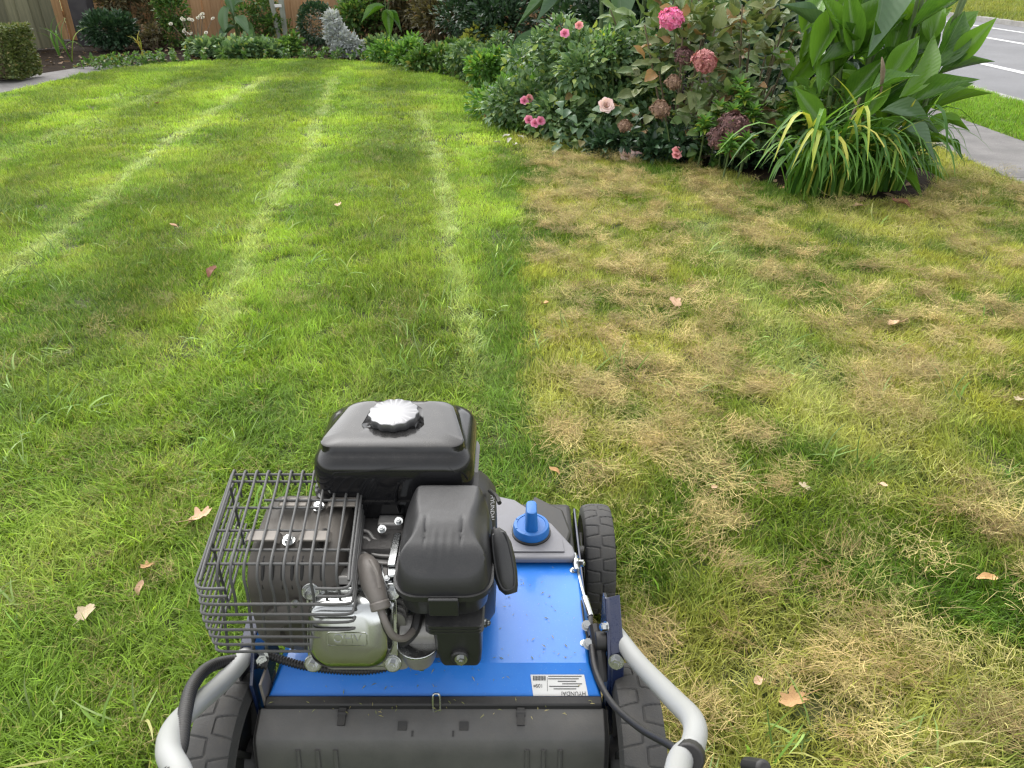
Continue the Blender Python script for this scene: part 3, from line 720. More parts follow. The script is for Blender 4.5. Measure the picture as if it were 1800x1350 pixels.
# inclined cylinder with cooling fins, reaching towards the handle
cyl = MB()
for i in range(9):
    yy = .735 - i * .0095; zz = .352 - i * .0016
    cyl.loft([rrect(EX - .032, 0, 0, .055, .048, .012, 24)], False, False) if False else None
    ring = [(p[0], yy, zz + p[1]) for p in rrect(EX - .03, 0, 0, .056, .052, .012, 24)]
    ring2 = [(p[0], yy - .0035, p[2]) for p in ring]
    cyl.loft([ring, ring2])
    core = [(EX - .03 + (p[0] - EX + .03) * .78, yy, zz + (p[2] - zz) * .78) for p in ring]; core2 = [(a, yy - .0095, c_) for a, b, c_ in core]; cyl.loft([core, core2])
cylo = cyl.build('cylinder_fins', 'cast_alu', mower, smooth=30)
# stepped cast cover over the fins seen between guard and air cleaner
for i in range(5):
    MB().tube([(-.212, .764 - i * .0105, .4330 - i * .0027), (-.193, .760 - i * .0105, .4320 - i * .0027), (-.180, .748 - i * .0105, .4275 - i * .0027), (-.150, .746 - i * .0105, .4265 - i * .0027)], .0026, 8, smooth=4).build('fin_edge', 'cast_alu', cylo)
MB().prism([(-.215, .772, .425), (-.142, .772, .420), (-.142, .690, .402), (-.215, .690, .405)], (0, 0, .006)).build('head_casting', 'cast_alu', cylo, bevel=0.003)
MB().cyl((-.180, .704, .410), .003, .008, seg=10).build('casting_hole', 'rim_black', cylo)

# fuel tank
def tank_ring(z, hx, hy, r, dy=0.0, taper=0.0): return rrect(EX, .862 + dy, z, hx, hy, r, 64, taper)
tk = MB()
sec = [(.425, .096, .066, .03), (.43, .102, .072, .032), (.445, .1065, .077, .034), (.49, .1085, .0785, .034), (.503, .1085, .0785, .034), (.512, .1075, .0778, .034), (.520, .1045, .0752, .033), (.526, .0995, .0712, .031), (.5295, .0945, .0665, .029, 0, .04), (.5315, .0905, .063, .026, 0, .10), (.5345, .0880, .0605, .022, 0, .13), (.5395, .0860, .0585, .020, 0, .16), (.5410, .0835, .056, .019, 0, .17)]
rings = [tank_ring(*s_) for s_ in sec]
circ = lambda rr, z, cy: [(EX - .004 + rr * math.cos(a) , cy + rr * math.sin(a), z) for a in [math.atan2(p[1] - .862, p[0] - EX) for p in rings[-1]]]
top = rings[-1]
rings.append([(EX + (p[0] - EX) * .72, .870 + (p[1] - .862) * .82, .5425) for p in top])
rings.append(circ(.0455, .5425, .868)); rings.append(circ(.043, .5405, .868)); rings.append(circ(.034, .538, .868)); rings.append(circ(.030, .542, .868))
tank = tk.loft(rings).build('fuel_tank', 'black_gloss', mower, smooth=28)
MB().loft([tank_ring(z, hx, hy, .036) for z, hx, hy in ((.462, .1070, .0770), (.4625, .112, .082), (.4665, .112, .082), (.467, .1070, .0770))], False, False).build('tank_seam', 'black_gloss', tank, smooth=25)
MB().tube([(-.150, .7825, .497), (-.156, .782, .475), (-.153, .783, .447)], .0025, 8, smooth=5).build('moulded_rib', 'black_gloss', tank)
MB().box((EX, .80, .421), (.205, .045, .006)).build('tank_bracket', 'dark_alu', mower, bevel=.001)
# ribbed filler cap
fc = MB(); n_ = 96; cr = []
for rr, z, amp in ((.0335, .543, 1), (.0345, .545, 1), (.0345, .552, 1), (.0338, .5545, 1), (.0325, .5553, 1), (.012, .5556, 0)):
    cr.append([((EX - .004) + (rr + .0011 * amp * math.cos(13 * a)) * math.cos(a), .868 + (rr + .0011 * amp * math.cos(13 * a)) * math.sin(a), z) for a in [2 * math.pi * k / n_ for k in range(n_)]])
fc.loft(cr).build('filler_cap', 'bright_cap', tank, smooth=32)
MB().loft([[((EX - .004) + rr * math.cos(a), .868 + rr * math.sin(a), z) for a in [2 * math.pi * k / 40 for k in range(40)]] for rr, z in ((.032, .538), (.032, .544))]).build('cap_gasket', 'rim_black', tank)

# air cleaner ------------------------------------------------------
AX, AY, AHX, AHY = -0.0835, 0.708, 0.058, 0.072
def ac_top():
    n = 57; u = np.linspace(-1, 1, n); U, Vv = np.meshgrid(u, u, indexing='ij')
    # map the square to a rounded rectangle
    rr = .42; k = np.maximum(np.abs(U), np.abs(Vv)); 
    p = 5.0; nrm = (np.abs(U) ** p + np.abs(Vv) ** p) ** (1 / p); sc = np.where(nrm > 1e-6, k / np.maximum(nrm, 1e-6), 1)
    X = U * sc * AHX; Y = Vv * sc * AHY
    v = (Y / AHY); a = np.abs(X / AHX)
    wst = .64 - .14 * np.exp(-((v + .02) / .42) ** 2) + .30 * smooth01(-.2, -.85, v)
    cen = .502 - .004 * v ** 2 * 0 - .012 * smooth01(.0, -.65, v) - .026 * smooth01(-.45, -1.0, v) ** 1.3 - .006 * smooth01(.86, 1.0, v)
    sidez = .474 - .018 * smooth01(.1, -1.0, v)
    t = np.clip((a - wst) / np.maximum(1.0 - wst, .05), 0, 1); t = t * t * (3 - 2 * t)
    Z = cen * (1 - t) + sidez * t - .0 * a
    e = np.maximum(np.abs(U), np.abs(Vv)); Z = Z - .020 * smooth01(.90, 1.0, e) ** 1.6
    # two moulded flutes and shallow ribs
    for xc in (-.022, .022): Z -= .0022 * np.exp(-((X - xc * (1 + .0 * v)) / .0013) ** 2) * smooth01(.12, -.05, v) * smooth01(-.62, -.35, v)
    for xc in (-.010, 0, .010): Z += .0008 * np.exp(-((X - xc) / .003) ** 2) * smooth01(-.2, -.35, v) * smooth01(-.8, -.65, v)
    V = np.stack([AX + X, AY + Y, Z], -1); idx = np.arange(n * n).reshape(n, n)
    F = np.stack([idx[:-1, :-1], idx[1:, :-1], idx[1:, 1:], idx[:-1, 1:]], -1).reshape(-1, 4)
    per = np.concatenate([idx[0, :-1], idx[:-1, -1], idx[-1, :0:-1], idx[:0:-1, 0]])
    P = V.reshape(-1, 3); low = P[per].copy(); low[:, 2] = .440; b0 = len(P); P = np.concatenate([P, low]); m_ = len(per)
    W_ = np.array([(per[i], per[(i + 1) % m_], b0 + (i + 1) % m_, b0 + i) for i in range(m_)])
    return P, [F, W_]
P_, F_ = ac_top(); cpt = P_.mean(0); me = np_mesh('cover', P_ - cpt, F_)
bm = bmesh.new(); bm.from_mesh(me); bmesh.ops.recalc_face_normals(bm, faces=bm.faces); bm.to_mesh(me); bm.free()
base = MB().loft([rrect(AX, AY, z, hx, hy, rr, 48) for z, hx, hy, rr in ((.395, .044, .055, .025), (.405, .053, .066, .028), (.430, .0565, .0705, .030), (.434, .0605, .0745, .031), (.4395, .0605, .0745, .031), (.440, .057, .071, .03))])
acb = base.build('air_cleaner', 'black_plastic', mower, smooth=35)
finish('cover', me, 'black_plastic', acb, tuple(cpt), smooth=45)
MB().loft([rrect(AX, AY, z, hx, hy, .032, 48) for z, hx, hy in ((.4402, .0585, .0725), (.4402, .0612, .0752), (.4425, .0612, .0752), (.4425, .0585, .0725), (.4402, .0585, .0725))], False, False).build('cover_rim', 'black_plastic', acb, smooth=30)
MB().box((AX + .002, AY - .0775, .4290), (.036, .0045, .030), (.10, 0, 0)).build('latch', 'black_plastic', acb, bevel=.0015)
for k in (-1, 0, 1): MB().cyl((AX + k * .0075, AY - .012, .4955), .0012, .004, seg=8).build('dimple', 'rim_black', acb)
for i in range(3): MB().loft([rrect(AX + .013, AY - .052, .396 - i * .005 + d, hx, .026, .008, 24) for d, hx in ((0, .034), (-.002, .036), (-.004, .034))]).build('bellows_ring', 'black_plastic', acb, smooth=30)
el = MB().loft([rrect(AX + .016, AY - .054, .384, .030, .022, .007, 32), rrect(AX + .017, AY - .054, .345, .029, .021, .007, 32), rrect(AX + .018, AY - .053, .325, .0265, .020, .007, 32), rrect(AX + .018, AY - .053, .318, .024, .018, .006, 32)]).build('intake_elbow', 'black_plastic', mower, smooth=35)
MB().cyl((AX + .018, AY - .077, .342), .011, .008, 'y', 18).build('bolt_boss', 'black_plastic', el, bevel=.002)
MB().bolt((AX + .020, AY - .081, .342), (0, -1, .15), .0055, .006).build('bolt', 'zinc', el)
MB().bolt((AX + .049, AY - .045, .366), (1, -.3, .4), .004, .006).build('bolt', 'zinc', el)

# recoil starter housing and pull handle
rc = MB().loft([[(-.058 + t, .80 + rr * math.cos(2 * math.pi * k / 40), .365 + rr * math.sin(2 * math.pi * k / 40)) for k in range(40)] for t, rr in ((0, .112), (.012, .112), (.022, .104), (.034, .088), (.036, .05))]).build('recoil_housing', 'soft_black', mower, smooth=35)
ph = [(-.022, .735, .492), (-.012, .742, .496), (-.004, .735, .49)]
ring0 = []
hx_ = [(.720, .473, .005, .008), (.716, .468, .010, .014), (.708, .456, .0140, .017), (.697, .441, .0155, .018), (.686, .426, .015, .018), (.677, .414, .0125, .016), (.673, .408, .008, .011)]
hr = []
for i, (yy, zz, a_, b_) in enumerate(hx_):
    xo = -.021 + .020 * (i / 6)
    ax = Vector((.25, -.62, -.75)).normalized(); sx_ = Vector((1, .2, .15)); sx_ = (sx_ - ax * sx_.dot(ax)).normalized(); sy_ = ax.cross(sx_)
    hr.append([Vector((xo, yy, zz)) + sx_ * (a_ * math.cos(2 * math.pi * k / 24)) + sy_ * (b_ * .75 * math.sin(2 * math.pi * k / 24)) for k in range(24)])
phd = MB().loft(hr).build('pull_handle', 'black_plastic', mower, smooth=50)
loop_ = [Vector(((hr[i][k]))) + (Vector(hr[i][k]) - sum((Vector(p) for p in hr[i]), Vector()) / 24) * .02 for i, k in [(1, 9), (2, 9), (3, 9), (4, 9), (5, 8), (5, 4), (4, 3), (3, 3), (2, 3), (1, 3), (1, 9)]]
MB().tube(loop_, .0013, 6, smooth=3).build('moulded_line', 'black_plastic', phd)
MB().tube([(-.03, .80, .470), (-.020, .76, .492), (-.016, .742, .496)], .003, 8, smooth=4).build('starter_cord', 'rim_black', mower)
me = text_mesh('HYUNDAI', .0075); me.materials.append(M['white_print']); link('lettering', me, rc, (-.0265, .776, .4610), (R(8), R(48), R(-90)))

# muffler behind its heat shield
MX0, MX1 = -.336, -.212; MXc = (MX0 + MX1) / 2
mu = MB()
mpro = [(.672, .315), (.666, .335), (.665, .385), (.671, .428), (.688, .449), (.712, .457), (.790, .462), (.808, .455), (.815, .43), (.815, .33), (.80, .315)]
mr = [[(xx, .73 + (a - .73) * k, .39 + (b - .39) * k) for a, b in mpro] for xx, k in ((MX0 + .004, .86), (MX0 + .006, .93), (MX0 + .014, .985), (MX0 + .022, 1), (MX1 - .022, 1), (MX1 - .014, .985), (MX1 - .006, .93), (MX1 - .004, .86))]
muf = mu.loft(mr).build('muffler_shield', 'muffler_steel', mower, smooth=35)
for i in range(7):          # pressed louvres over the front shoulder
    xx = MX0 + .026 + i * .0122; lw = .0046
    MB().tube([(xx, .6945, .4500), (xx, .6860, .4455), (xx, .6785, .4370), (xx, .6735, .4270), (xx, .6708, .4180)], [.0016, lw / 2, lw / 2, lw / 2, .0016], 8, smooth=4).build('louvre_slot', 'rim_black', muf)
MB().tube([(MX1 - .030, .735, .457), (MX1 - .031, .70, .456)], .004, 8).build('louvre_slot', 'rim_black', muf)
MB().loft([[(MXc + .012 + rr * 1.35 * math.cos(2 * math.pi * k / 32), yy, .362 + rr * math.sin(2 * math.pi * k / 32)) for k in range(32)] for rr, yy in ((.042, .668), (.042, .660), (.037, .654), (.022, .648), (.020, .654))]).build('exhaust_outlet', 'muffler_steel', muf, smooth=35)
MB().bolt((MXc + .004, .662, .402), (0, -1, .3), .004, .005).build('bolt', 'zinc', muf)
MB().bolt((MXc + .038, .655, .376), (0, -1, .3), .004, .005).build('bolt', 'zinc', muf)
for yy, xc, zz in ((.775, -.258, .468), (.712, -.282, .465)):     # strap clamps and their screws
    for s_ in (-1, 1):
        MB().prism([(xc + s_ * .010, yy - .009, zz - .004), (xc + s_ * .015, yy - .009, zz + .004), (xc + s_ * .050, yy - .009, zz + .004), (xc + s_ * .054, yy - .009, zz - .001), (xc + s_ * .050, yy - .009, zz + .001), (xc + s_ * .016, yy - .009, zz + .001)], (0, .018, 0)).build('strap', 'strap_steel', muf, bevel=.0012)
    MB().bolt((xc, yy - .002, zz - .004), (0, -.2, 1), .0055, .007).build('bolt', 'zinc', muf)

# wire guard round the muffler: every wire its own piece
gd = bpy.data.objects.new('muffler_guard', None); col.objects.link(gd); gd.empty_display_size = .05; place(gd, (-.285, .72, .41), mower)
GX0, GX1 = -.380, -.197           # left/right at mid length
def gx(t, y): return GX0 + (GX1 - GX0) * t + (.72 - y) * .085
def gz(y): return .462 + (y - .63) * .10
wr = .0018
WY_ = [.635, .83]
for i in range(12):
    t = .02 + i * .0873; path = []
    y0, y1 = .628, .832
    zb = gz(y1) - (.028 if i not in (0, 11) else .05)
    path += [(gx(t, y1), y1 + .002, zb), (gx(t, y1), y1, gz(y1) - .006), (gx(t, y1), y1 - .006, gz(y1))]
    if i in (5, 6): pass
    path += [(gx(t, y), y, gz(y)) for y in np.linspace(y1 - .03, .672, 5)]
    if 0 < i < 11: 
        path += [(gx(t, .66), .6605, gz(y0) - .001), (gx(t, .655), .6535, gz(y0) - .012)]
        zend = .405 if i in (2, 5, 8) else .352
        path += [(gx(t, y0), .6525 - (.445 - z) * .24, z) for z in np.linspace(.43, zend, 3)]
    else: path += [(gx(t, y0), y0 + .012, gz(y0) + .001)]
    MB().tube(path, wr, 8, smooth=3).build('wire', 'wire_black', gd)
for yy, t0, t1 in ((.826, 0, .98), (.812, .0, .97), (.776, .30, .97), (.762, .05, .74), (.722, .0, .72), (.690, 0, .98), (.668, .0, .99)):
    MB().tube([(gx(t0, yy), yy, gz(yy) - 2 * wr), (gx((t0 + t1) / 2, yy), yy, gz(yy) - 2 * wr), (gx(t1, yy), yy, gz(yy) - 2 * wr)], wr, 8).build('wire', 'wire_black', gd)
for k in range(9):          # hoops along both sides and across the front
    z = .461 - k * .0128; yb = .828 - .0 * k; yf = .629 - .004 * (1 if k > 2 else 0); ins = .0 + .0012 * max(0, k - 4)
    zf = z; zs = z + .016
    l = [(gx(0, yb) + ins, yb, zs), (gx(0, .75) + ins, .75, z + .011), (gx(0, .66) + ins, .66, z + .003), (gx(0, yf + .012) + ins, yf + .010, zf), (gx(0.02, yf) + ins + .006, yf, zf)]
    rt = [(gx(1, yf) - .008, yf, zf), (gx(1, yf + .012), yf + .010, zf), (gx(1, .66), .66, z + .003), (gx(1, .75), .75, z + .011), (gx(1, yb), yb, zs)]
    if k in (0, 1):
        MB().tube(l + [(gx(.20, yf), yf, zf)], wr, 8, smooth=3).build('wire', 'wire_black', gd)
        MB().tube([(gx(.78, yf), yf, zf)] + rt, wr, 8, smooth=3).build('wire', 'wire_black', gd)
    else:
        MB().tube(l + [(gx(.35, yf), yf, zf), (gx(.65, yf), yf, zf)] + rt, wr, 8, smooth=3).build('wire', 'wire_black', gd)
for t, yy in ((0, .80), (0, .70), (1, .80), (1, .70)):
    MB().tube([(gx(t, yy) + (.004 if t == 0 else -.004), yy, gz(yy) - .003), (gx(t, yy) + (.004 if t == 0 else -.004), yy, .352)], wr, 8).build('wire', 'wire_black', gd)

# rocker cover with lettering
vc = MB(); vcx, vcy, vcz = -.200, .652, .372
ax_ = Vector((0, -1, .42)).normalized(); ux = Vector((1, 0, 0)); uy = Vector((0, .42, 1)).normalized()
def vring(hx, hy, r, d, dz=0): return [Vector((vcx, vcy, vcz + dz)) + ux * p[0] + uy * p[1] + ax_ * d for p in rrect(0, 0, 0, hx, hy, r, 48)]
vc.loft([vring(.057, .052, .018, 0), vring(.057, .052, .018, .004)])
vc.loft([vring(.052, .047, .026, .004, .002), vring(.051, .046, .026, .016, .002), vring(.0475, .043, .025, .025, .002), vring(.040, .037, .022, .030, .002), vring(.027, .027, .016, .0315, .002)])
vco = vc.build('rocker_cover', 'pressed_steel', mower, smooth=40, bevel=.0015)
for sx, sy in ((-1, -1), (1, -1), (1, 1), (-1, 1)):
    p = Vector((vcx, vcy, vcz)) + ux * sx * .050 + uy * (sy * .047) + ax_ * .001
    MB().loft([[p + (ux * math.cos(2 * math.pi * k / 20) + uy * math.sin(2 * math.pi * k / 20)) * .0115 + ax_ * d for k in range(20)] for d in (0, .0045)]).build('bolt_lug', 'pressed_steel', vco, bevel=.001)
    MB().bolt(p + ax_ * .0045, ax_, .0062, .008).build('bolt', 'zinc', vco)
rotm = Matrix((ux, uy, ax_)).transposed()
pr = [Vector((vcx, vcy, vcz)) + ux * a + uy * b + ax_ * .0318 for a, b in [(p[0] , p[1] - .001) for p in rrect(0, 0, 0, .024, .0085, .003, 24)]]
MB().tube(pr + [pr[0]], .0011, 6).build('emboss_frame', 'pressed_steel', vco)
me = text_mesh('OHV', .0165, .0016); me.materials.append(M['pressed_steel']); o = link('lettering', me, vco, Vector((vcx, vcy, vcz)) + ax_ * .0320 - uy * .001, rotm.to_euler())
for s_ in (-1, 1):
    MB().tube([Vector((vcx, vcy, vcz)) + ux * (s_ * a) + uy * b + ax_ * d for a, b, d in ((.020, .034, .0285), (.031, .022, .0295), (.034, .0, .029), (.029, -.022, .0295))], .0022, 8, smooth=4).build('pressed_bead', 'pressed_steel', vco)
MB().tube([Vector((vcx, vcy, vcz)) + ux * a + uy * b + ax_ * .030 for a, b in ((-.014, -.024), (0, -.020), (.014, -.024))], .0018, 8, smooth=4).build('pressed_bead', 'pressed_steel', vco)
MB().tube([Vector((vcx, vcy, vcz)) + ux * a + uy * b + ax_ * .030 for a, b in ((-.020, .020), (-.010, .014), (.0, .016), (.014, .024))], .0022, 8, smooth=4).build('pressed_bead', 'pressed_steel', vco)
MB().box((vcx + .002, vcy + .040, vcz + .046), (.092, .03, .012), (-.4, 0, 0)).build('head_flange', 'cast_alu', vco, bevel=.002)
# spark plug boot and lead
bt = MB().tube([(-0.189, 0.705, 0.43), (-0.18, 0.688, 0.435), (-0.172, 0.668, 0.429), (-0.164, 0.652, 0.423), (-0.161, 0.645, 0.418)], [.012, .0145, .0145, .012, .010], 14, smooth=5).build('plug_boot', 'boot_rubber', mower, smooth=40)
MB().tube([(-0.162, 0.648, 0.421), (-0.159, 0.641, 0.413)], .0125, 16).build('boot_collar', 'boot_rubber', bt, bevel=.002)
MB().tube([(-0.175, 0.68, 0.457), (-0.164, 0.662, 0.452), (-0.159, 0.648, 0.442)], .0022, 6, smooth=4).build('boot_seam', 'boot_rubber', bt)
MB().tube([(-0.159, 0.64, 0.416), (-0.152, 0.628, 0.404), (-0.144, 0.624, 0.387), (-0.132, 0.632, 0.374), (-0.122, 0.652, 0.369), (-0.118, 0.675, 0.368), (-.122, .70, .37)], .0045, 10, smooth=6).build('ignition_lead', 'boot_rubber', mower, smooth=50)
# governor/throttle links between fins and air cleaner
th = MB().box((-.152, .722, .436), (.010, .060, .004)).build('throttle_bracket', 'zinc', mower, bevel=.001)
MB().box((-.150, .690, .428), (.014, .024, .010), (0, 0, .15)).build('throttle_lever', 'zinc', th, bevel=.002)
MB().box((-.165, .778, .432), (.034, .020, .014)).build('coil_block', 'cast_alu', th, bevel=.003)
for p in ((-.153, .772, .440), (-.173, .756, .440), (-.156, .680, .424), (-.152, .655, .406)):
    MB().bolt(p, (0, -.5, 1), .0040, .007).build('bolt', 'zinc', th)
MB().tube([(-.166, .70, .43), (-.160, .676, .43), (-.150, .655, .415)], .0016, 6, smooth=4).build('link_rod', 'zinc', th)
# carburettor with float bowl
ca = MB().cyl((-.118, .665, .352), .020, .050, 'x', 20).build('carburettor', 'cast_alu', mower, bevel=.002)
MB().loft([[(-.119 + rr * math.cos(2 * math.pi * k / 28), .650 + rr * math.sin(2 * math.pi * k / 28), z) for k in range(28)] for rr, z in ((.0235, .345), (.0245, .341), (.0235, .337), (.022, .325), (.019, .316), (.013, .312))]).build('float_bowl', 'cast_alu', ca, smooth=35)
MB().cyl((-.119, .650, .3465), .0275, .003, 'z', 28).build('bowl_flange', 'zinc', ca, bevel=.0008)
MB().cyl((-.117, .647, .307), .0055, .012, 'z', 6).build('drain_bolt', 'zinc', ca)
MB().tube([(-.15, .66, .34), (-.137, .645, .352), (-.122, .650, .368), (-.118, .67, .38)], .0065, 10, smooth=5).build('fuel_hose', 'soft_black', ca)
# ribbed wiring sleeve across the deck
def ribbed(name, path, r0, pitch, m, parent, amp=.0008, seg=12):
    P = catmull([Vector(p) for p in path], 24); d = [0]
    for a, b in zip(P[:-1], P[1:]): d.append(d[-1] + (b - a).length)
    tot = d[-1]; n = int(tot / pitch) * 4; Q = [Vector([np.interp(s, d, [p[j] for p in P]) for j in range(3)]) for s in np.linspace(0, tot, n)]
    t = MB().tube(Q, r0, seg); V = np.array(t.v).reshape(n, seg, 3); c_ = V.mean(1, keepdims=True)
    k = (1 + (amp / r0) * np.sign(np.sin(np.linspace(0, n / 4 * 2 * np.pi, n) + .5)))[:, None, None]
    t.v = [tuple(p) for p in (c_ + (V - c_) * k).reshape(-1, 3)]
    return t.build(name, m, parent, smooth=60)
ribbed('wiring_sleeve', [(-.338, .700, .262), (-.28, .684, .258), (-.20, .678, .257), (-.145, .690, .262), (-.10, .71, .272), (-.08, .74, .28)], .0052, .0042, 'soft_black', mower)

# ---- handle tubes, brackets, cables
lt = catmull([(-0.359, 0.72, 0.266), (-0.371, 0.645, 0.286), (-0.367, 0.545, 0.356), (-0.352, 0.485, 0.405), (-0.331, 0.44, 0.436), (-0.289, 0.375, 0.472), (-.255, .20, .62), (-.25, .0, .80)], 8)
MB().tube(lt, .0120, 20).build('handle_tube', 'silver_paint', mower, smooth=60)
rt_ = catmull([(0.147, 0.735, 0.267), (0.168, 0.665, 0.289), (0.184, 0.56, 0.359), (0.187, 0.487, 0.417), (0.175, 0.445, 0.438), (0.15, 0.405, 0.461), (.09, .20, .62), (.085, .0, .80)], 8)
MB().tube(rt_, .0120, 20).build('handle_tube', 'silver_paint', mower, smooth=60)
for c_ in ((0.167, 0.43, 0.444), ): MB().tube([Vector(c_) + Vector((.004, .006, -.005)), Vector(c_) + Vector((-.002, -.006, .005))], .0146, 16).build('cable_clamp', 'soft_black', mower, bevel=.002)
MB().tube([(0.219, 0.42, 0.446), (0.226, 0.4, 0.472)], .008, 12).build('lever_end', 'soft_black', mower, bevel=.003)
ribbed('cable_sleeve', [(-0.335, 0.685, 0.261), (-0.37, 0.68, 0.276), (-0.387, 0.64, 0.312), (-0.375, 0.575, 0.359), (-0.351, 0.51, 0.397), (-0.328, 0.455, 0.425), (-0.308, 0.4, 0.457), (-.25, .30, .52)], .0072, .0052, 'soft_black', mower, .0007)
MB().tube([(0.111, 0.71, 0.269), (0.112, 0.665, 0.272), (0.124, 0.6, 0.295), (0.145, 0.53, 0.344), (0.161, 0.455, 0.42), (0.159, 0.42, 0.447)], .0042, 10, smooth=8).build('throttle_cable', 'soft_black', mower, smooth=60)
def plate(pts, d, name='bracket', m='navy_paint', parent=mower, bevel=.0015): return MB().prism(pts, d).build(name, m, parent, bevel=bevel)
br = plate([(-.352, .655, .190), (-.352, .655, .255), (-.352, .69, .300), (-.352, .745, .315), (-.352, .76, .20)], (.005, 0, 0))
plate([(-.372, .668, .210), (-.372, .672, .262), (-.372, .70, .288), (-.372, .72, .27), (-.372, .70, .21)], (.004, 0, 0), 'bracket_ear', 'soft_black', br)
MB().box((-.36, .72, .29), (.024, .05, .004), (.3, 0, 0)).build('bracket_web', 'navy_paint', br, bevel=.001)
MB().bolt((-.345, .690, .268), (.5, -.8, .4), .0075, .009).build('bolt', 'zinc', br)
MB().box((-.336, .668, .20), (.004, .03, .12)).build('side_strip', 'strap_steel', br, bevel=.001)
br2 = plate([(.131, .675, .185), (.131, .672, .235), (.131, .690, .275), (.131, .755, .315), (.131, .775, .305), (.131, .77, .20)], (.005, 0, 0))
plate([(.136, .675, .185), (.136, .672, .235), (.136, .690, .275), (.136, .755, .315), (.131, .755, .315), (.131, .69, .275)], (.018, .006, 0), 'bracket_flange', 'navy_paint', br2)
MB().bolt((.142, .684, .268), (-.2, -.9, .35), .0075, .009).build('bolt', 'zinc', br2)
MB().cyl((.124, .715, .272), .014, .016, 'x', 20).build('pivot_boss', 'soft_black', br2, bevel=.002)
MB().bolt((.131, .722, .293), (-1, -.3, .3), .0055, .008).build('bolt', 'zinc', br2)
MB().tube([(.118, .74, .275), (.122, .70, .26), (.124, .68, .235)], .009, 10, smooth=4).build('cable_guide', 'soft_black', br2)
# height-adjusting linkage beside the deck
lk = MB().tube([(0.104, 0.895, 0.247), (0.108, 0.84, 0.252), (0.112, 0.805, 0.254)], .0024, 8).build('link_rod', 'zinc', mower)
MB().tube([(0.101, 0.905, 0.257), (0.103, 0.87, 0.255)], .0052, 10).build('rod_end', 'zinc', lk, bevel=.001)
MB().bolt((0.106, 0.885, 0.257), (1, -.4, .3), .0055, .010).build('bolt', 'zinc', lk)
MB().tube([(0.11, 0.81, 0.259), (0.116, 0.775, 0.255)], .0055, 10).build('turnbuckle', 'zinc', lk, bevel=.001)
MB().tube([(0.106, 0.812, 0.252), (0.117, 0.812, 0.252)], .0022, 8).build('cross_pin', 'zinc', lk)
MB().tube([(0.106, 0.812, 0.249), (0.106, 0.77, 0.248), (0.11, 0.735, 0.246)], .0020, 8).build('return_wire', 'soft_black', lk)
MB().bolt((0.109, 0.757, 0.256), (0, -.6, 1), .0055, .008).build('bolt', 'zinc', lk)
MB().bolt((0.108, 0.72, 0.261), (0, -.6, 1), .0055, .008).build('bolt', 'zinc', lk)
MB().tube([(0.116, 0.775, 0.255), (0.112, 0.73, 0.263)], .004, 8).build('rod_sleeve', 'soft_black', lk)
MB().bolt((.13, .58, .10), (-.2, -1, .2), .007, .009).build('bolt', 'zinc', mower)

# grass clippings caught on the housing
r = np.random.RandomState(123); n = 130
x = np.concatenate([r.uniform(-.30, .10, 50), r.uniform(-.02, .10, 40), r.uniform(-.33, .11, 40)]); y = np.concatenate([np.concatenate([r.uniform(.665, .72, 50), r.uniform(.70, .88, 40)]), r.uniform(.632, .652, 40)])
z = np.where(y > .697, .2513, np.where(y > .66, .25 - (.697 - y) * .649 + .0014, .2315))
k = y < .656; z[k] = .2290 - (.656 - y[k]) * .30 + .002
P = np.stack([x, y, z], 1); V, F, v = leaf_cloud(P, unit(r.normal(0, 1, (n, 3)) * np.array([1, 1, .02])), r.uniform(.003, .009, n), .18, None, LEAF4, .15, 0, r)
leaf_mat('clipping', (0.20, 0.24, 0.07), (0.45, 0.38, 0.17), None, rough=.7, trans=.1)
tag(finish('grass_clippings', np_mesh('grass_clippings', V, F, v), 'clipping', None, smooth=0), 'dry grass clippings lying on the blue housing', 'clippings', kind='stuff')

# ================================================================== garden materials
leaf_mat('rose_leaf', (0.038, 0.10, 0.034), (0.23, 0.35, 0.16), (0.32, 0.40, 0.10), rough=0.42, trans=0.22)
leaf_mat('bright_leaf', (0.045, 0.13, 0.022), (0.18, 0.36, 0.075), (0.33, 0.40, 0.06), rough=0.45, trans=0.3)
leaf_mat('mid_leaf', (0.03, 0.085, 0.018), (0.15, 0.27, 0.06), (0.20, 0.20, 0.05), rough=0.42, trans=0.28)
leaf_mat('dark_leaf', (0.012, 0.035, 0.016), (0.06, 0.12, 0.055), None, rough=0.32, trans=0.12)
leaf_mat('brown_leaf', (0.06, 0.055, 0.025), (0.14, 0.125, 0.055), (0.25, 0.17, 0.08), rough=0.55, trans=0.2)
leaf_mat('hedge_leaf', (0.06, 0.095, 0.025), (0.17, 0.20, 0.065), (0.24, 0.21, 0.09), rough=0.5, trans=0.2)
leaf_mat('silver_leaf', (0.34, 0.37, 0.38), (0.62, 0.65, 0.66), None, rough=0.7, trans=0.15, trans_mul=1.0)
leaf_mat('yellow_leaf', (0.20, 0.26, 0.04), (0.42, 0.42, 0.08), None, rough=0.45, trans=0.3)
leaf_mat('pale_petal', (0.62, 0.60, 0.50), (0.80, 0.78, 0.72), None, rough=0.6, trans=0.25, trans_mul=1.0)
leaf_mat('hydrangea_leaf', (0.07, 0.15, 0.04), (0.20, 0.27, 0.10), (0.26, 0.13, 0.06), rough=0.42, trans=0.2, per_object=True, vein=(34, 1.1, 0.018, (0.22, 0.26, 0.12)))
leaf_mat('bronze_leaf', (0.07, 0.135, 0.04), (0.23, 0.255, 0.11), (0.36, 0.20, 0.09), rough=0.5, trans=0.2, per_object=True, vein=(34, 1.1, 0.018, (0.26, 0.24, 0.14)))
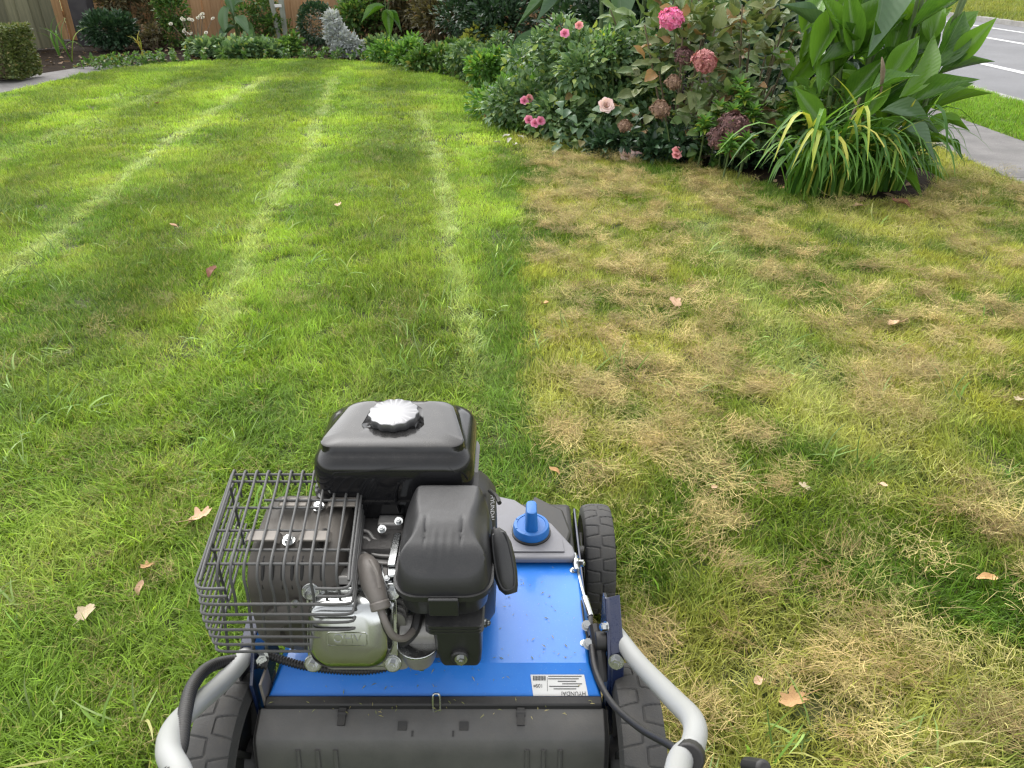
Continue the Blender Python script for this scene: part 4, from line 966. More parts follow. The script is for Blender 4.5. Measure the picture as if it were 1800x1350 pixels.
leaf_mat('canna_leaf', (0.034, 0.105, 0.012), (0.13, 0.27, 0.028), None, rough=0.26, trans=0.25, per_object=True, spec=0.5, vein=(70, 0.9, 0.014, (0.18, 0.32, 0.08)))
leaf_mat('canna_blue_leaf', (0.05, 0.11, 0.05), (0.11, 0.19, 0.09), None, rough=0.32, trans=0.15, per_object=True, spec=0.5, vein=(70, 0.9, 0.014, (0.16, 0.24, 0.14)))
leaf_mat('strap_leaf', (0.030, 0.095, 0.014), (0.15, 0.31, 0.045), (0.36, 0.42, 0.07), rough=0.45, trans=0.28, per_object=True, spec=0.3)
leaf_mat('strap_yellow', (0.34, 0.42, 0.06), (0.62, 0.54, 0.12), (0.60, 0.30, 0.10), rough=0.45, trans=0.25, per_object=True)
leaf_mat('pink_petal', (0.82, 0.12, 0.36), (0.95, 0.36, 0.58), None, rough=0.5, trans=0.2, trans_mul=1.0)
leaf_mat('rose_pink', (0.92, 0.26, 0.48), (0.98, 0.44, 0.62), None, rough=0.5, trans=0.25, trans_mul=1.0)
leaf_mat('rose_pale', (0.92, 0.62, 0.62), (0.97, 0.78, 0.76), None, rough=0.5, trans=0.25, trans_mul=1.0)
leaf_mat('rose_salmon', (0.92, 0.36, 0.40), (0.97, 0.52, 0.52), None, rough=0.5, trans=0.25, trans_mul=1.0)
leaf_mat('dusky_petal', (0.34, 0.09, 0.10), (0.58, 0.26, 0.24), None, rough=0.6, trans=0.15, trans_mul=1.0)
leaf_mat('faded_petal', (0.17, 0.10, 0.07), (0.33, 0.21, 0.14), None, rough=0.7, trans=0.1, trans_mul=1.0)
leaf_mat('maroon_petal', (0.09, 0.045, 0.045), (0.22, 0.11, 0.10), None, rough=0.7, trans=0.1, trans_mul=1.0)
mat('stem_green', (0.07, 0.13, 0.035), 0.6, color2=(0.11, 0.15, 0.05), nscale=30)
mat('stem_brown', (0.13, 0.095, 0.06), 0.8, color2=(0.20, 0.155, 0.10), nscale=30, bump=0.4)
mat('fence_wood', (0.33, 0.185, 0.085), 0.8, color2=(0.50, 0.31, 0.16), nscale=3.0, stretch=(9, 9, 0.7), bump=0.3, bscale=6, per_object=0.22, lo=0.3, hi=0.7)
mat('old_wood', (0.125, 0.125, 0.075), 0.9, color2=(0.20, 0.185, 0.11), nscale=3.0, stretch=(9, 9, 0.7), bump=0.3, bscale=6, per_object=0.3)
mat('dark_post', (0.035, 0.032, 0.035), 0.85, color2=(0.06, 0.055, 0.055), nscale=6)
mat('weathered_stake', (0.22, 0.235, 0.19), 0.8, color2=(0.30, 0.31, 0.26), nscale=5, stretch=(6, 6, 0.6))

# ================================================================== fences
def board_fence(name, label, p0, p1, h, bw, m, lean=0.0, z0=0.0):
    p0, p1 = Vector((*p0, 0)), Vector((*p1, 0)); d = (p1 - p0); n = int(d.length / bw); d.normalize(); ang = math.atan2(d.y, d.x)
    root = empty(name, (p0 + p1) / 2, label, 'fence')
    meshes = []
    for k in range(4):
        o = MB().box((0, 0, 0), (bw * 1.06, .018, h)).build('board', m, None, smooth=0); meshes.append(o.data); bpy.data.objects.remove(o)
    nrm = Vector((-d.y, d.x, 0))
    for i in range(n):
        c = p0 + d * (bw * (i + .5)) + Vector((0, 0, h / 2 + z0 + random.uniform(-.012, .012))) + nrm * (.020 if i % 2 else -.014)
        o = link('board', meshes[i % 4], root, c, (lean, random.uniform(-.006, .006), ang))
        b = o.modifiers.new('bevel', 'BEVEL'); b.width = .003
    for zz in (h * .2, h * .8):
        MB().box((0, 0, 0), ((p1 - p0).length, .04, .09)).build('rail', m, root, smooth=0).location = Vector((0, 0, zz)) + nrm * .045
        root.children[-1].rotation_euler = (0, 0, ang)
    return root
board_fence('wooden_fence', 'warm brown vertical board fence closing the back of the garden', (-6.95, 12.50), (2.6, 12.75), 1.75, .15, 'fence_wood')
board_fence('side_fence', 'weathered grey green board fence at far left, leaning over', (-9.4, 9.2), (-6.35, 11.45), 1.7, .14, 'old_wood', lean=-.10)
MB().box((-6.10, 11.75, .85), (.26, .2, 1.9)).build('fence_post', 'dark_post', None, bevel=.006)  # dark block put in for the shadowy gap between the two fences
tag(bpy.data.objects['fence_post'], 'dark square post where the two fences meet', 'post')
st = empty('garden_stakes', (-3.35, 11.782, 0.0), 'pair of grey green stakes with a white tag against the fence', 'stakes')
sx0, sy0 = WORLD_LOC[st.name].x, WORLD_LOC[st.name].y
MB().prism([(sx0 - .05, sy0, 0), (sx0 + .01, sy0, 0), (sx0 - .09, sy0 + .05, 1.3), (sx0 - .16, sy0 + .05, 1.3)], (0, .03, 0)).build('stake', 'weathered_stake', st, bevel=.004)
MB().prism([(sx0 + .03, sy0 + .02, 0), (sx0 + .10, sy0 + .02, 0), (sx0 + .11, sy0 + .05, 1.3), (sx0 + .03, sy0 + .05, 1.3)], (0, .03, 0)).build('stake', 'weathered_stake', st, bevel=.004)
MB().box((sx0 + .03, sy0 - .01, .50), (.10, .012, .04)).build('tag', 'label_white', st, bevel=.004)

# ================================================================== foliage builders
def lobe_pts(lobes, n, r, shell=0.55):
    w = np.array([l[3] * l[4] * l[5] for l in lobes]) ** .67; w /= w.sum(); idx = r.choice(len(lobes), n, p=w); L = np.array(lobes)[idx]
    d = unit(r.normal(0, 1, (n, 3))); rad = (shell + (1 - shell) * r.rand(n)) * r.uniform(.88, 1.08, n)
    P = L[:, :3] + d * L[:, 3:6] * rad[:, None]
    return P, d
def bush(name, label, cat, loc, lobes, n, size, aspect, m, tmpl=LEAF4, droop=.2, group=None, shell=.5, stems=4, seed=0, sm='stem_brown', up=.35, roll=.6, sizevar=.35):
    r = np.random.RandomState(seed + 77); root = empty(name, loc, label, cat, group)
    P, d = lobe_pts(lobes, n, r, shell); k = P[:, 2] > .015; P, d = P[k], d[k]
    V, F, v = leaf_cloud(P, d + np.array([0, 0, up]), size * r.uniform(1 - sizevar, 1 + sizevar, len(P)), aspect, None, tmpl, roll, droop, r)
    V[:, 2] = np.maximum(V[:, 2], .006)
    me = np_mesh('foliage', V, F, v); o = finish('foliage', me, m, root, loc, smooth=0); o['kind'] = 'stuff'
    for i in range(stems):
        l = lobes[i % len(lobes)]; a = r.uniform(-.5, .5, 2)
        tip = Vector((loc[0] + l[0] + a[0] * l[3], loc[1] + l[1] + a[1] * l[4], loc[2] + l[2] + .5 * l[5]))
        b0 = Vector((loc[0] + r.uniform(-.04, .04), loc[1] + r.uniform(-.04, .04), loc[2] - .01))
        mid = (b0 + tip) / 2 + Vector((r.uniform(-.04, .04), r.uniform(-.04, .04), 0))
        MB().tube([b0, mid, tip], [.010, .007, .003], 6, smooth=3).build('stem', sm, root)
    return root
def rnd_lobes(r, n, rx, ry, h, size, z0=.0):
    out = []
    for i in range(n):
        a = r.rand() * 6.283; q = math.sqrt(r.rand()); s = size * r.uniform(.7, 1.25)
        out.append((q * rx * math.cos(a), q * ry * math.sin(a), z0 + r.uniform(.25, 1) * (h - s) * (1 - .35 * q * q) + .0, s, s, s * .85))
    return out
def grid_leaf(name, L_fn, w_fn, fold, nseg=9, m=None, wave=0.0, cross=(-1, -.5, 0, .5, 1)):
    """leaf along +Y, L_fn(t)->(y,z), half-width w_fn(t), V-fold"""
    V = []; nc = len(cross)
    for i in range(nseg + 1):
        t = i / nseg; y, z = L_fn(t); w = w_fn(t)
        for c_ in cross: V.append((c_ * w, y, z + abs(c_) * w * fold + wave * w * math.sin(t * 9 + c_ * 2) * abs(c_)))
    F = [(i * nc + k, i * nc + k + 1, (i + 1) * nc + k + 1, (i + 1) * nc + k) for i in range(nseg) for k in range(nc - 1)]
    me = bpy.data.meshes.new(name); me.from_pydata(V, [], F); me.shade_smooth()
    if m: me.materials.append(M[m])
    return me
def aim(o, base, tip, width, parent, roll=0.0, up=(0, -.45, 1)):
    base, tip = Vector(base), Vector(tip); a = (tip - base); L = a.length; a.normalize(); u = Vector(up)
    x_ = a.cross(u).normalized(); z_ = x_.cross(a)
    if roll: q = Matrix.Rotation(roll, 3, a); x_ = q @ x_; z_ = q @ z_
    o.rotation_euler = Matrix((x_, a, z_)).transposed().to_euler(); o.scale = (width, L, L)
    place(o, base, parent); return o
def new_leaf(me, base, tip, width, parent, roll=0.0, m=None, up=(0, -.45, 1), name='leaf'):
    o = bpy.data.objects.new(name, me); col.objects.link(o); aim(o, base, tip, width, parent, roll, up)
    if m: o.material_slots[0].link = 'OBJECT'; o.material_slots[0].material = M[m]
    return o
ell = lambda p, e=.85: (lambda t: .5 * max(.0, math.sin(math.pi * min(1, max(0, t)) ** p)) ** e + .004)
CANNA = [grid_leaf('leaf', (lambda t, d=d: (t, -d * t * t)), ell(.74, 1.12), .48, 12, 'canna_leaf', wv) for d, wv in ((.05, .05), (.16, .08), (.28, .10), (.42, .06))]
OVATE = [grid_leaf('leaf', (lambda t, d=d: (t, -d * t * t)), ell(.66), .26, 7, 'hydrangea_leaf', .12) for d in (.05, .2, .38)]
HEAD = {}
def flower_head(m, rad, n, seed, flat=.85, floret=.015):
    r = np.random.RandomState(seed); d = unit(r.normal(0, 1, (n, 3))); d[:, 2] = np.abs(d[:, 2]) * 1.0 - .22 * (r.rand(n) < .35); d = unit(d)
    P = d * np.array([rad, rad, rad * flat]) * (r.uniform(.80, 1.06, (n, 1)) + .07 * np.sin(d[:, :1] * 9) * np.cos(d[:, 1:2] * 8)); d = unit(d + r.normal(0, .35, (n, 3))); V = []; F = []; vv = []
    for p, q in zip(P, d):
        u = unit(np.cross(q, r.normal(0, 1, 3))); w = np.cross(q, u); val = r.rand()
        for k in range(4):
            a = k * math.pi / 2; e = u * math.cos(a) + w * math.sin(a); g = -u * math.sin(a) + w * math.cos(a); s = floret * r.uniform(.8, 1.2); o = len(V)
            V += [p, p + e * s * .55 + g * s * .42 + q * .002, p + e * s + q * .001, p + e * s * .55 - g * s * .42 + q * .002]; F.append((o, o + 1, o + 2)); F.append((o, o + 2, o + 3)); vv += [min(1, max(0, val + r.uniform(-.2, .2)))] * 4
    me = np_mesh('flower_head', np.array(V), np.array(F), np.array(vv)); me.materials.append(M[m]); return me
def rose_mesh(m, rad, seed):
    r = np.random.RandomState(seed); V = []; F = []; vv = []
    for ring, (rr, tilt, sz, cnt) in enumerate(((.15, .15, .55, 3), (.3, .35, .7, 5), (.45, .65, .85, 5), (.55, .95, .95, 6), (.6, 1.2, 1.0, 6))):
        for k in range(cnt):
            a = 6.283 * k / cnt + ring * .7 + r.uniform(-.15, .15); out = np.array([math.cos(a), math.sin(a), 0]); side = np.array([-math.sin(a), math.cos(a), 0]); o = len(V); val = r.rand()
            for i in range(4):
                t = i / 3; th = tilt * (.3 + .7 * t)
                c_ = out * (rr * .4 + sz * .75 * t * math.sin(th)) + np.array([0, 0, sz * .75 * t * math.cos(th)])
                w = sz * .55 * math.sin(math.pi * (.22 + .62 * t))
                for s in (-1, 0, 1): V.append(rad * (c_ + side * w * s - out * (.14 * sz * abs(s)) * 1.0)); vv.append(val)
            F += [(o + i * 3 + j, o + i * 3 + j + 1, o + i * 3 + j + 4, o + i * 3 + j + 3) for i in range(3) for j in range(2)]
    V = np.array(V); V[:, 2] -= .35 * rad
    me = np_mesh('flower', V, np.array(F), np.array(vv)); me.materials.append(M[m]); me.shade_smooth(); return me
def flower_at(root, me, p, face=(0, -.8, .6), name='flower', stem_to=None):
    o = bpy.data.objects.new(name, me); col.objects.link(o); o.rotation_euler = Vector(face).to_track_quat('Z', 'Y').to_euler(); place(o, p, root)
    if stem_to is not None:
        a, b = Vector(p) - Vector(face).normalized() * .01, Vector(stem_to)
        MB().tube([b, (a + b) / 2 + Vector((.01, .02, .02)), a], [.004, .003, .0025], 6, smooth=4).build('flower_stem', 'stem_green', root)
    return o

# ================================================================== back border, left to right
# clipped hedge by the path
r = np.random.RandomState(9)
root = empty('clipped_hedge', (-5.75, 8.45, 0), 'low clipped box hedge beside the garden path', 'hedge')
n = 9500; P = np.stack([r.uniform(-6.6, -4.98, n), r.uniform(7.95, 8.45, n), r.uniform(.02, .50, n)], 1)
face = r.randint(0, 3, n); dpt = np.abs(r.normal(0, .045, n)); D = np.zeros((n, 3))
P[face == 0, 2] = .50 - dpt[face == 0]; D[face == 0] = (0, 0, 1); P[face == 1, 1] = 7.95 + dpt[face == 1]; D[face == 1] = (0, -1, .2); P[face == 2, 0] = -4.98 - dpt[face == 2]; D[face == 2] = (1, 0, .2)
P[:, 0] += .05 * (vnoise(P[:, 1] * 3, P[:, 2] * 3, 2, 2, 2) - .5); P[:, 1] += .08 * (vnoise(P[:, 0], P[:, 2], 4, 2, 3) - .5); P[:, 2] += .05 * (vnoise(P[:, 0], P[:, 1], 4, 2, 4) - .5)
V, F, v = leaf_cloud(P, D + r.normal(0, .5, (n, 3)), .034 * r.uniform(.7, 1.3, n), .6, None, LEAF4, 1.0, .0, r); V[:, 2] = np.maximum(V[:, 2], .006)
o = finish('foliage', np_mesh('foliage', V - np.array([-5.75, 8.45, 0]), F, v), 'hedge_leaf', root, (-5.75, 8.45, 0), smooth=0); o['kind'] = 'stuff'
MB().box((-5.80, 8.20, .22), (1.46, .36, .40)).build('twig_core', 'stem_brown', root, bevel=.08)
bush('leafy_shrub', 'loose tall shrub between the dark rounded shrub and the fence', 'shrub', (-5.75, 12.1, 0), rnd_lobes(np.random.RandomState(81), 12, .5, .2, 1.2, .2), 2600, .06, .5, 'brown_leaf', seed=61, stems=7)
bush('leafy_shrub', 'sprawling green shrub in front of the fence left of the stakes', 'shrub', (-3.6, 11.9, 0), rnd_lobes(np.random.RandomState(82), 10, .35, .2, .85, .18), 2200, .06, .5, 'mid_leaf', seed=62, stems=6)
bush('leafy_shrub', 'thin twiggy shrub on bare soil below the fence', 'shrub', (-4.95, 11.2, 0), rnd_lobes(np.random.RandomState(83), 8, .28, .2, .4, .12), 900, .055, .5, 'brown_leaf', seed=63, stems=7)
def L1(rx, ry, rz, z): return [(0, 0, z, rx, ry, rz)]
bush('evergreen_shrub', 'dark glossy evergreen rising behind the clipped hedge', 'shrub', (-6.95, 9.9, 0), rnd_lobes(np.random.RandomState(1), 9, .45, .3, 1.1, .26), 4500, .06, .6, 'mid_leaf', seed=1)
bush('evergreen_shrub', 'dark blue green rounded shrub standing in front of the fence corner', 'shrub', (-5.45, 11.05, 0), [(0, 0, .24, .36, .34, .25), (-.1, 0, .28, .22, .2, .2), (.14, .05, .27, .22, .2, .19)], 3600, .055, .55, 'dark_leaf', seed=2, shell=.45)
bush('leafy_shrub', 'upright fresh green shrub against the brown fence', 'shrub', (-4.72, 11.4, 0), [(0, 0, .2, .2, .2, .22), (.03, 0, .45, .24, .22, .24), (-.03, 0, .7, .26, .24, .26), (.05, 0, .95, .2, .2, .2)], 3400, .05, .6, 'mid_leaf', seed=3)
wf = bush('flowering_shrub', 'thin shrub with pale cream flower heads on bare stems', 'shrub', (-4.18, 10.75, 0), [(0, 0, .1, .16, .12, .08)], 160, .05, .6, 'mid_leaf', seed=4, stems=0)
cream = rose_mesh('pale_petal', .030, 3)
for i in range(16):
    a = random.uniform(-1, 1); tip = (-4.18 + a * .26, 10.75 + random.uniform(-.15, .1), random.uniform(.22, .52))
    MB().tube([(-4.18 + a * .06, 10.75, .0), (-4.18 + a * .16, 10.72, tip[2] * .5), tip], [.008, .006, .004], 6, smooth=3).build('stem', 'stem_brown', wf)
    flower_at(wf, cream, tip, (random.uniform(-.5, .5), -.6, .7))
ar = empty('arum_plant', (-3.72, 11.0, 0), 'plant with large drooping arrow shaped leaves by the fence', 'plant')
for bx, tx, w in (((-.02, -.05, .55), (-.10, -.2, .18), .16), ((.05, -.05, .42), (.24, -.18, .22), .15), ((-.02, 0, .72), (.05, -.12, .44), .13), ((.02, -.05, .30), (-.22, -.2, .12), .13), ((.08, 0, .36), (.30, -.1, .08), .13), ((0, 0, .5), (.16, .05, .62), .11)):
    b_ = Vector((-3.72, 11.0, 0)) + Vector(bx); t_ = Vector((-3.72, 11.0, 0)) + Vector(tx)
    new_leaf(CANNA[1], b_, t_, w, ar, m='canna_blue_leaf'); MB().tube([(-3.72, 11.0, -.01), (-3.72 + bx[0] * .5, 11.02, bx[2] * .6), b_], [.010, .007, .005], 6, smooth=3).build('leaf_stalk', 'stem_green', ar)
r = np.random.RandomState(21)
bush('ground_cover', 'low broad leaved ground cover edging the far lawn', 'plant', (-3.55, 10.25, 0), rnd_lobes(r, 16, .7, .22, .26, .12), 2200, .085, .62, 'rose_leaf', LEAF8, seed=5, stems=2)
bush('ground_cover', 'small green mound below the stakes at the far lawn edge', 'plant', (-2.95, 10.45, 0), rnd_lobes(r, 8, .3, .2, .30, .12), 1200, .075, .6, 'mid_leaf', LEAF8, seed=6, stems=2)
bush('clipped_ball', 'dark clipped ball shrub behind the silver plant', 'shrub', (-2.62, 11.0, 0), [(0, 0, .33, .25, .25, .27)], 3400, .035, .6, 'dark_leaf', seed=7, shell=.75, stems=2)
bush('leafy_shrub', 'loose olive shrub right of the clipped ball', 'shrub', (-2.1, 11.4, 0), rnd_lobes(r, 8, .3, .25, .85, .17), 1900, .07, .5, 'mid_leaf', seed=8)
sv = bush('silver_plant', 'silver white leaved plant at the back of the lawn', 'plant', (-2.13, 10.2, 0), [(-.10, 0, .40, .10, .1, .12), (-.08, 0, .26, .13, .12, .12), (.04, -.05, .18, .14, .12, .12), (.14, -.04, .12, .12, .1, .1), (0, -.08, .08, .15, .1, .08)], 1900, .055, .5, 'silver_leaf', LEAF8, seed=9, stems=3, up=.6)
bush('leafy_shrub', 'grey green low shrub right of the silver plant', 'shrub', (-1.7, 10.45, 0), rnd_lobes(r, 7, .25, .2, .35, .14), 1300, .065, .55, 'rose_leaf', LEAF8, seed=10)
bush('bronze_shrub', 'tangled brown green shrub leaning on the fence', 'shrub', (-1.5, 11.6, 0), rnd_lobes(r, 16, .6, .3, 1.1, .22), 4200, .085, .42, 'brown_leaf', LEAF8, seed=11, stems=8)
dl = empty('arum_plant', (-1.62, 10.6, 0), 'plant with pale drooping leaves hanging before the brown shrub', 'plant')
for bx, tx, w in (((.02, 0, .52), (.06, -.2, .22), .15), ((0, 0, .55), (-.32, -.15, .42), .13), ((.05, 0, .62), (.30, -.1, .66), .12), ((.0, 0, .70), (.02, .0, 1.1), .10), ((0, 0, .5), (.22, -.15, .30), .11)):
    b_ = Vector((-1.62, 10.6, 0)) + Vector(bx); new_leaf(CANNA[1], b_, Vector((-1.62, 10.6, 0)) + Vector(tx), w, dl, m='canna_leaf')
    MB().tube([(-1.62, 10.6, -.01), (-1.62, 10.62, bx[2] * .6), b_], [.012, .009, .006], 6, smooth=3).build('leaf_stalk', 'stem_green', dl)
for i, (px_, py_, rx, ry, h, m, lab, n_, sz) in enumerate((
        (-1.30, 9.55, .36, .26, .36, 'bright_leaf', 'bright green mound at the far corner of the border', 2600, .06),
        (-.72, 9.0, .38, .32, .42, 'mid_leaf', 'green mound with an orange leaf lying before it', 2800, .065),
        (-.20, 8.15, .42, .45, .50, 'rose_leaf', 'loose green mound halfway along the border edge', 3600, .06),
        (.06, 7.15, .40, .42, .48, 'bright_leaf', 'fresh green mound spilling over the border edge', 3800, .055),
        (.10, 6.15, .34, .38, .36, 'bright_leaf', 'bright leafy mound left of the rose bush', 3600, .05),
        (-.35, 9.6, .3, .3, .62, 'yellow_leaf', 'yellow green spurge among the darker shrubs', 700, .06))):
    bush('border_plant', lab, 'plant', (px_, py_, 0), rnd_lobes(np.random.RandomState(40 + i), 10, rx, ry, h, .13), n_, sz, .5, m, LEAF8, seed=20 + i, stems=3, sm='stem_green')
bush('evergreen_shrub', 'tall black green shrub in the far corner of the border', 'shrub', (.15, 10.0, 0), rnd_lobes(np.random.RandomState(60), 22, .85, .5, 1.5, .32), 9500, .07, .5, 'dark_leaf', seed=31, stems=8)
bush('evergreen_shrub', 'tall dark shrub behind the rose bush', 'shrub', (1.2, 7.6, 0), rnd_lobes(np.random.RandomState(61), 24, 1.0, .6, 1.5, .34), 11000, .075, .5, 'dark_leaf', seed=32, stems=8)
bush('evergreen_shrub', 'dense dark shrub at the back beside the footpath', 'shrub', (2.25, 6.9, 0), rnd_lobes(np.random.RandomState(62), 22, .4, 1.0, 1.5, .32), 9000, .075, .5, 'dark_leaf', seed=33, stems=8)
bush('bronze_shrub', 'dry brown shrub in front of the tall dark shrub', 'shrub', (-.75, 10.9, 0), rnd_lobes(np.random.RandomState(63), 16, .6, .3, 1.25, .24), 4200, .08, .4, 'brown_leaf', LEAF8, seed=34, stems=8)

# big leaved canna behind the roses (their leaf tips hang into the top of the picture)
bc = empty('canna_plant', (1.0, 6.35, 0), 'large blue green canna leaves hanging above the rose bush', 'plant')
for b_, t_, w in (((0.793, 6.4, 1.042), (0.837, 6.1, 0.677), .26), ((1.362, 6.0, 1.081), (1.363, 5.75, 0.73), .30), ((1.036, 6.4, 0.967), (1.144, 6.2, 0.612), .24), ((0.538, 6.6, 0.884), (0.176, 6.4, 0.716), .16), ((0.589, 6.7, 0.921), (0.022, 6.5, 0.77), .14), ((1.181, 6.3, 1.043), (1.786, 6.1, 0.864), .22), ((0.925, 6.7, 0.677), (0.645, 6.6, 0.559), .16), ((0.28, 6.7, 0.551), (-0.069, 6.45, 0.33), .15)):
    new_leaf(random.choice(CANNA[:3]), b_, t_, w, bc, m='canna_blue_leaf')
for i in range(5): MB().tube([(1.0 + .15 * i - .3, 6.4 + .05 * i, -.01), (1.0 + .16 * i - .3, 6.45, .7), (1.0 + .2 * i - .35, 6.45, 1.35)], [.018, .015, .01], 8, smooth=4).build('stem', 'stem_green', bc)

# rose bush with pink blooms
rb = bush('rose_bush', 'grey green rose bush with pink blooms at the border edge', 'rose bush', (.50, 5.62, 0), rnd_lobes(np.random.RandomState(71), 34, .56, .42, .92, .17) + [(-.2, -.2, .15, .2, .18, .15), (.1, -.35, .13, .2, .16, .13), (.3, -.45, .14, .2, .16, .14), (-.3, 0, .2, .2, .2, .18), (.45, -.3, .3, .2, .2, .2)], 10500, .047, .66, 'rose_leaf', LEAF8, seed=41, stems=10, sm='stem_green', droop=.3)
rose_a, rose_b, rose_c = rose_mesh('rose_pink', .038, 5), rose_mesh('rose_pale', .058, 6), rose_mesh('rose_salmon', .034, 7)
base_r = (.50, 5.55, .15)
for p, me in (((0.353, 5.45, 0.661), rose_a), ((0.45, 5.5, 0.705), rose_c), ((0.087, 5.45, 0.237), rose_a), ((0.123, 5.46, 0.25), rose_c), ((0.156, 5.15, 0.141), rose_a), ((0.193, 5.14, 0.157), rose_a), ((0.115, 5.2, 0.153), rose_a), ((0.579, 4.78, 0.316), rose_b)):
    flower_at(rb, me, p, (random.uniform(-.3, .3), -.75, .55), 'flower', (p[0] * .7 + .15, p[1] + .15, max(.05, p[2] - .15)))
for i in range(75):
    q = Vector((0.619, 4.95, 0.093)) + Vector((random.uniform(-.36, .24), random.uniform(-.10, .30), random.uniform(-.12, .24))); q.z = max(.05, q.z)
    t_ = q + Vector((random.uniform(-.05, .05), -.05, random.uniform(-.03, .02))).normalized() * random.uniform(.06, .085)
    new_leaf(random.choice(OVATE), q, t_, .055, rb, random.uniform(-.4, .4), 'canna_blue_leaf' if random.random() < .5 else 'hydrangea_leaf')
rs = bush('rose_bush', 'small rose with salmon and pale blooms close to the thatch', 'rose bush', (.86, 4.88, 0), [(-.05, 0, .07, .16, .1, .07), (.12, -.06, .08, .14, .1, .08)], 420, .045, .66, 'rose_leaf', LEAF8, seed=42, stems=3, sm='stem_green')
for p, me in (((0.712, 4.66, 0.047), rose_b), ((0.767, 4.66, 0.03), rose_b), ((0.972, 4.46, 0.115), rose_c), ((0.972, 4.45, 0.091), rose_c)):
    flower_at(rs, me, p, (0, -.6, .8), 'flower', (p[0], p[1] + .12, .01))

bush('border_plant', 'airy fine leaved plant rising through the rose bush', 'plant', (.72, 5.35, 0), rnd_lobes(np.random.RandomState(84), 14, .35, .25, .75, .12), 1800, .035, .6, 'bright_leaf', seed=64, stems=9, sm='stem_green')
# hydrangeas: each leaf and each flower head a piece
def hydrangea(name, label, loc, n, spread, h, lm, heads, seed, lsize=(.07, .12), stems=9):
    r = random.Random(seed); root = empty(name, loc, label, 'hydrangea')
    for i in range(stems):
        a = r.uniform(0, 6.28); q = r.uniform(.2, 1); tip = Vector((loc[0] + q * spread[0] * math.cos(a), loc[1] + q * spread[1] * math.sin(a), h * r.uniform(.6, 1)))
        MB().tube([(loc[0] + .05 * math.cos(a), loc[1] + .05 * math.sin(a), -.01), (loc[0] + (tip.x - loc[0]) * .6, loc[1] + (tip.y - loc[1]) * .6, tip.z * .5), tip], [.009, .006, .004], 6, smooth=4).build('stem', 'stem_brown', root)
    for i in range(n):
        a = r.uniform(0, 6.28); e = r.uniform(-.15, 1.0); q = r.uniform(.72, 1.02)
        d = Vector((math.cos(a) * math.cos(e * 1.4), math.sin(a) * math.cos(e * 1.4), math.sin(e * 1.4)))
        b_ = Vector((loc[0] + d.x * spread[0] * q, loc[1] + d.y * spread[1] * q, max(.04, h * .30 + d.z * h * .68 * q)))
        L_ = r.uniform(*lsize); t_ = b_ + (d * .8 + Vector((r.uniform(-.5, .5), r.uniform(-.7, .2), r.uniform(-.7, .25)))).normalized() * L_
        if t_.z < .02: t_.z = .02
        new_leaf(r.choice(OVATE), b_, t_, L_ * r.uniform(.6, .75), root, r.uniform(-.5, .5), lm)
    for p, me, s in heads:
        o = flower_at(root, me, p, (r.uniform(-.2, .2), -.6, .75), 'flower_head', (loc[0] * .4 + p[0] * .6, p[1] + .12, max(.04, p[2] - .2))); o.scale = (s, s, s)
    return root
hp, hd, hf, hm = flower_head('pink_petal', .062, 300, 1), flower_head('dusky_petal', .066, 260, 2), flower_head('faded_petal', .055, 200, 3), flower_head('maroon_petal', .085, 320, 4, .7)
hydrangea('hydrangea', 'hydrangea with a bright pink and a dusky red flower head', (1.08, 4.98, 0), 290, (.36, .38), .86, 'bronze_leaf',
          [((0.92, 4.75, 0.785), hp, 1.05), ((1.077, 4.5, 0.587), hd, 1.0), ((1.018, 4.75, 0.589), hm, .7), ((0.926, 4.55, 0.472), hf, .8), ((0.837, 4.4, 0.351), hf, .95), ((0.674, 4.6, 0.223), hf, .7)], 3)
hydrangea('hydrangea', 'browning hydrangea with large maroon seed heads near the ground', (1.28, 4.66, 0), 190, (.30, .28), .50, 'hydrangea_leaf',
          [((1.226, 4.25, 0.29), hm, 1.0), ((1.166, 4.27, 0.216), hm, .85), ((1.299, 4.3, 0.21), hm, .8)], 4, (.06, .10), 6)
hydrangea('hydrangea', 'olive hydrangea without flowers left of the tall canna', (1.50, 4.95, 0), 260, (.32, .36), .94, 'bronze_leaf', [], 5, (.07, .12), 10)
hydrangea('hydrangea', 'tall green hydrangea at the back above the pink head', (1.15, 5.6, 0), 230, (.6, .4), 1.05, 'hydrangea_leaf', [], 6, (.09, .14), 8)
# spurge rosettes of narrow leaves
def rosette(label, pts, seed):
    r = random.Random(seed); c0 = pts[0]; root = empty('spurge', (c0[0], c0[1] + .05, 0), label, 'plant')
    for (x_, y_, z_) in pts:
        MB().tube([(x_, y_ + .06, -.01), (x_ + .01, y_ + .05, z_ * .5), (x_, y_, z_)], [.006, .005, .004], 6, smooth=3).build('stem', 'stem_green', root)
        P = []; D = []
        for k in range(46):
            a = k * 2.4; e = 1.25 * (1 - k / 46) ; d = Vector((math.cos(a) * math.cos(e), math.sin(a) * math.cos(e), math.sin(e) * .8)); P.append((x_ - (c0[0]) , y_ - c0[1] - .05, z_ - .05 * k / 46)); D.append(d)
        V, F, v = leaf_cloud(np.array(P), np.array(D), .07, .34, None, LEAF8, .3, .15, np.random.RandomState(seed + 5)); o = finish('leaf_whorl', np_mesh('leaf_whorl', V, F, v), 'bright_leaf', root, (c0[0], c0[1] + .05, 0), smooth=0); o['kind'] = 'stuff'
rosette('fresh green spurge with whorled narrow leaves beside the hydrangea', [(1.321, 4.45, 0.429), (1.256, 4.4, 0.345), (1.369, 4.4, 0.345), (1.2, 4.5, 0.344), (1.103, 4.4, 0.283), (1.311, 4.55, 0.46)], 1)
rosette('small green spurge shoot beside the maroon seed heads', [(1.182, 4.12, 0.232), (1.277, 4.15, 0.232)], 2)
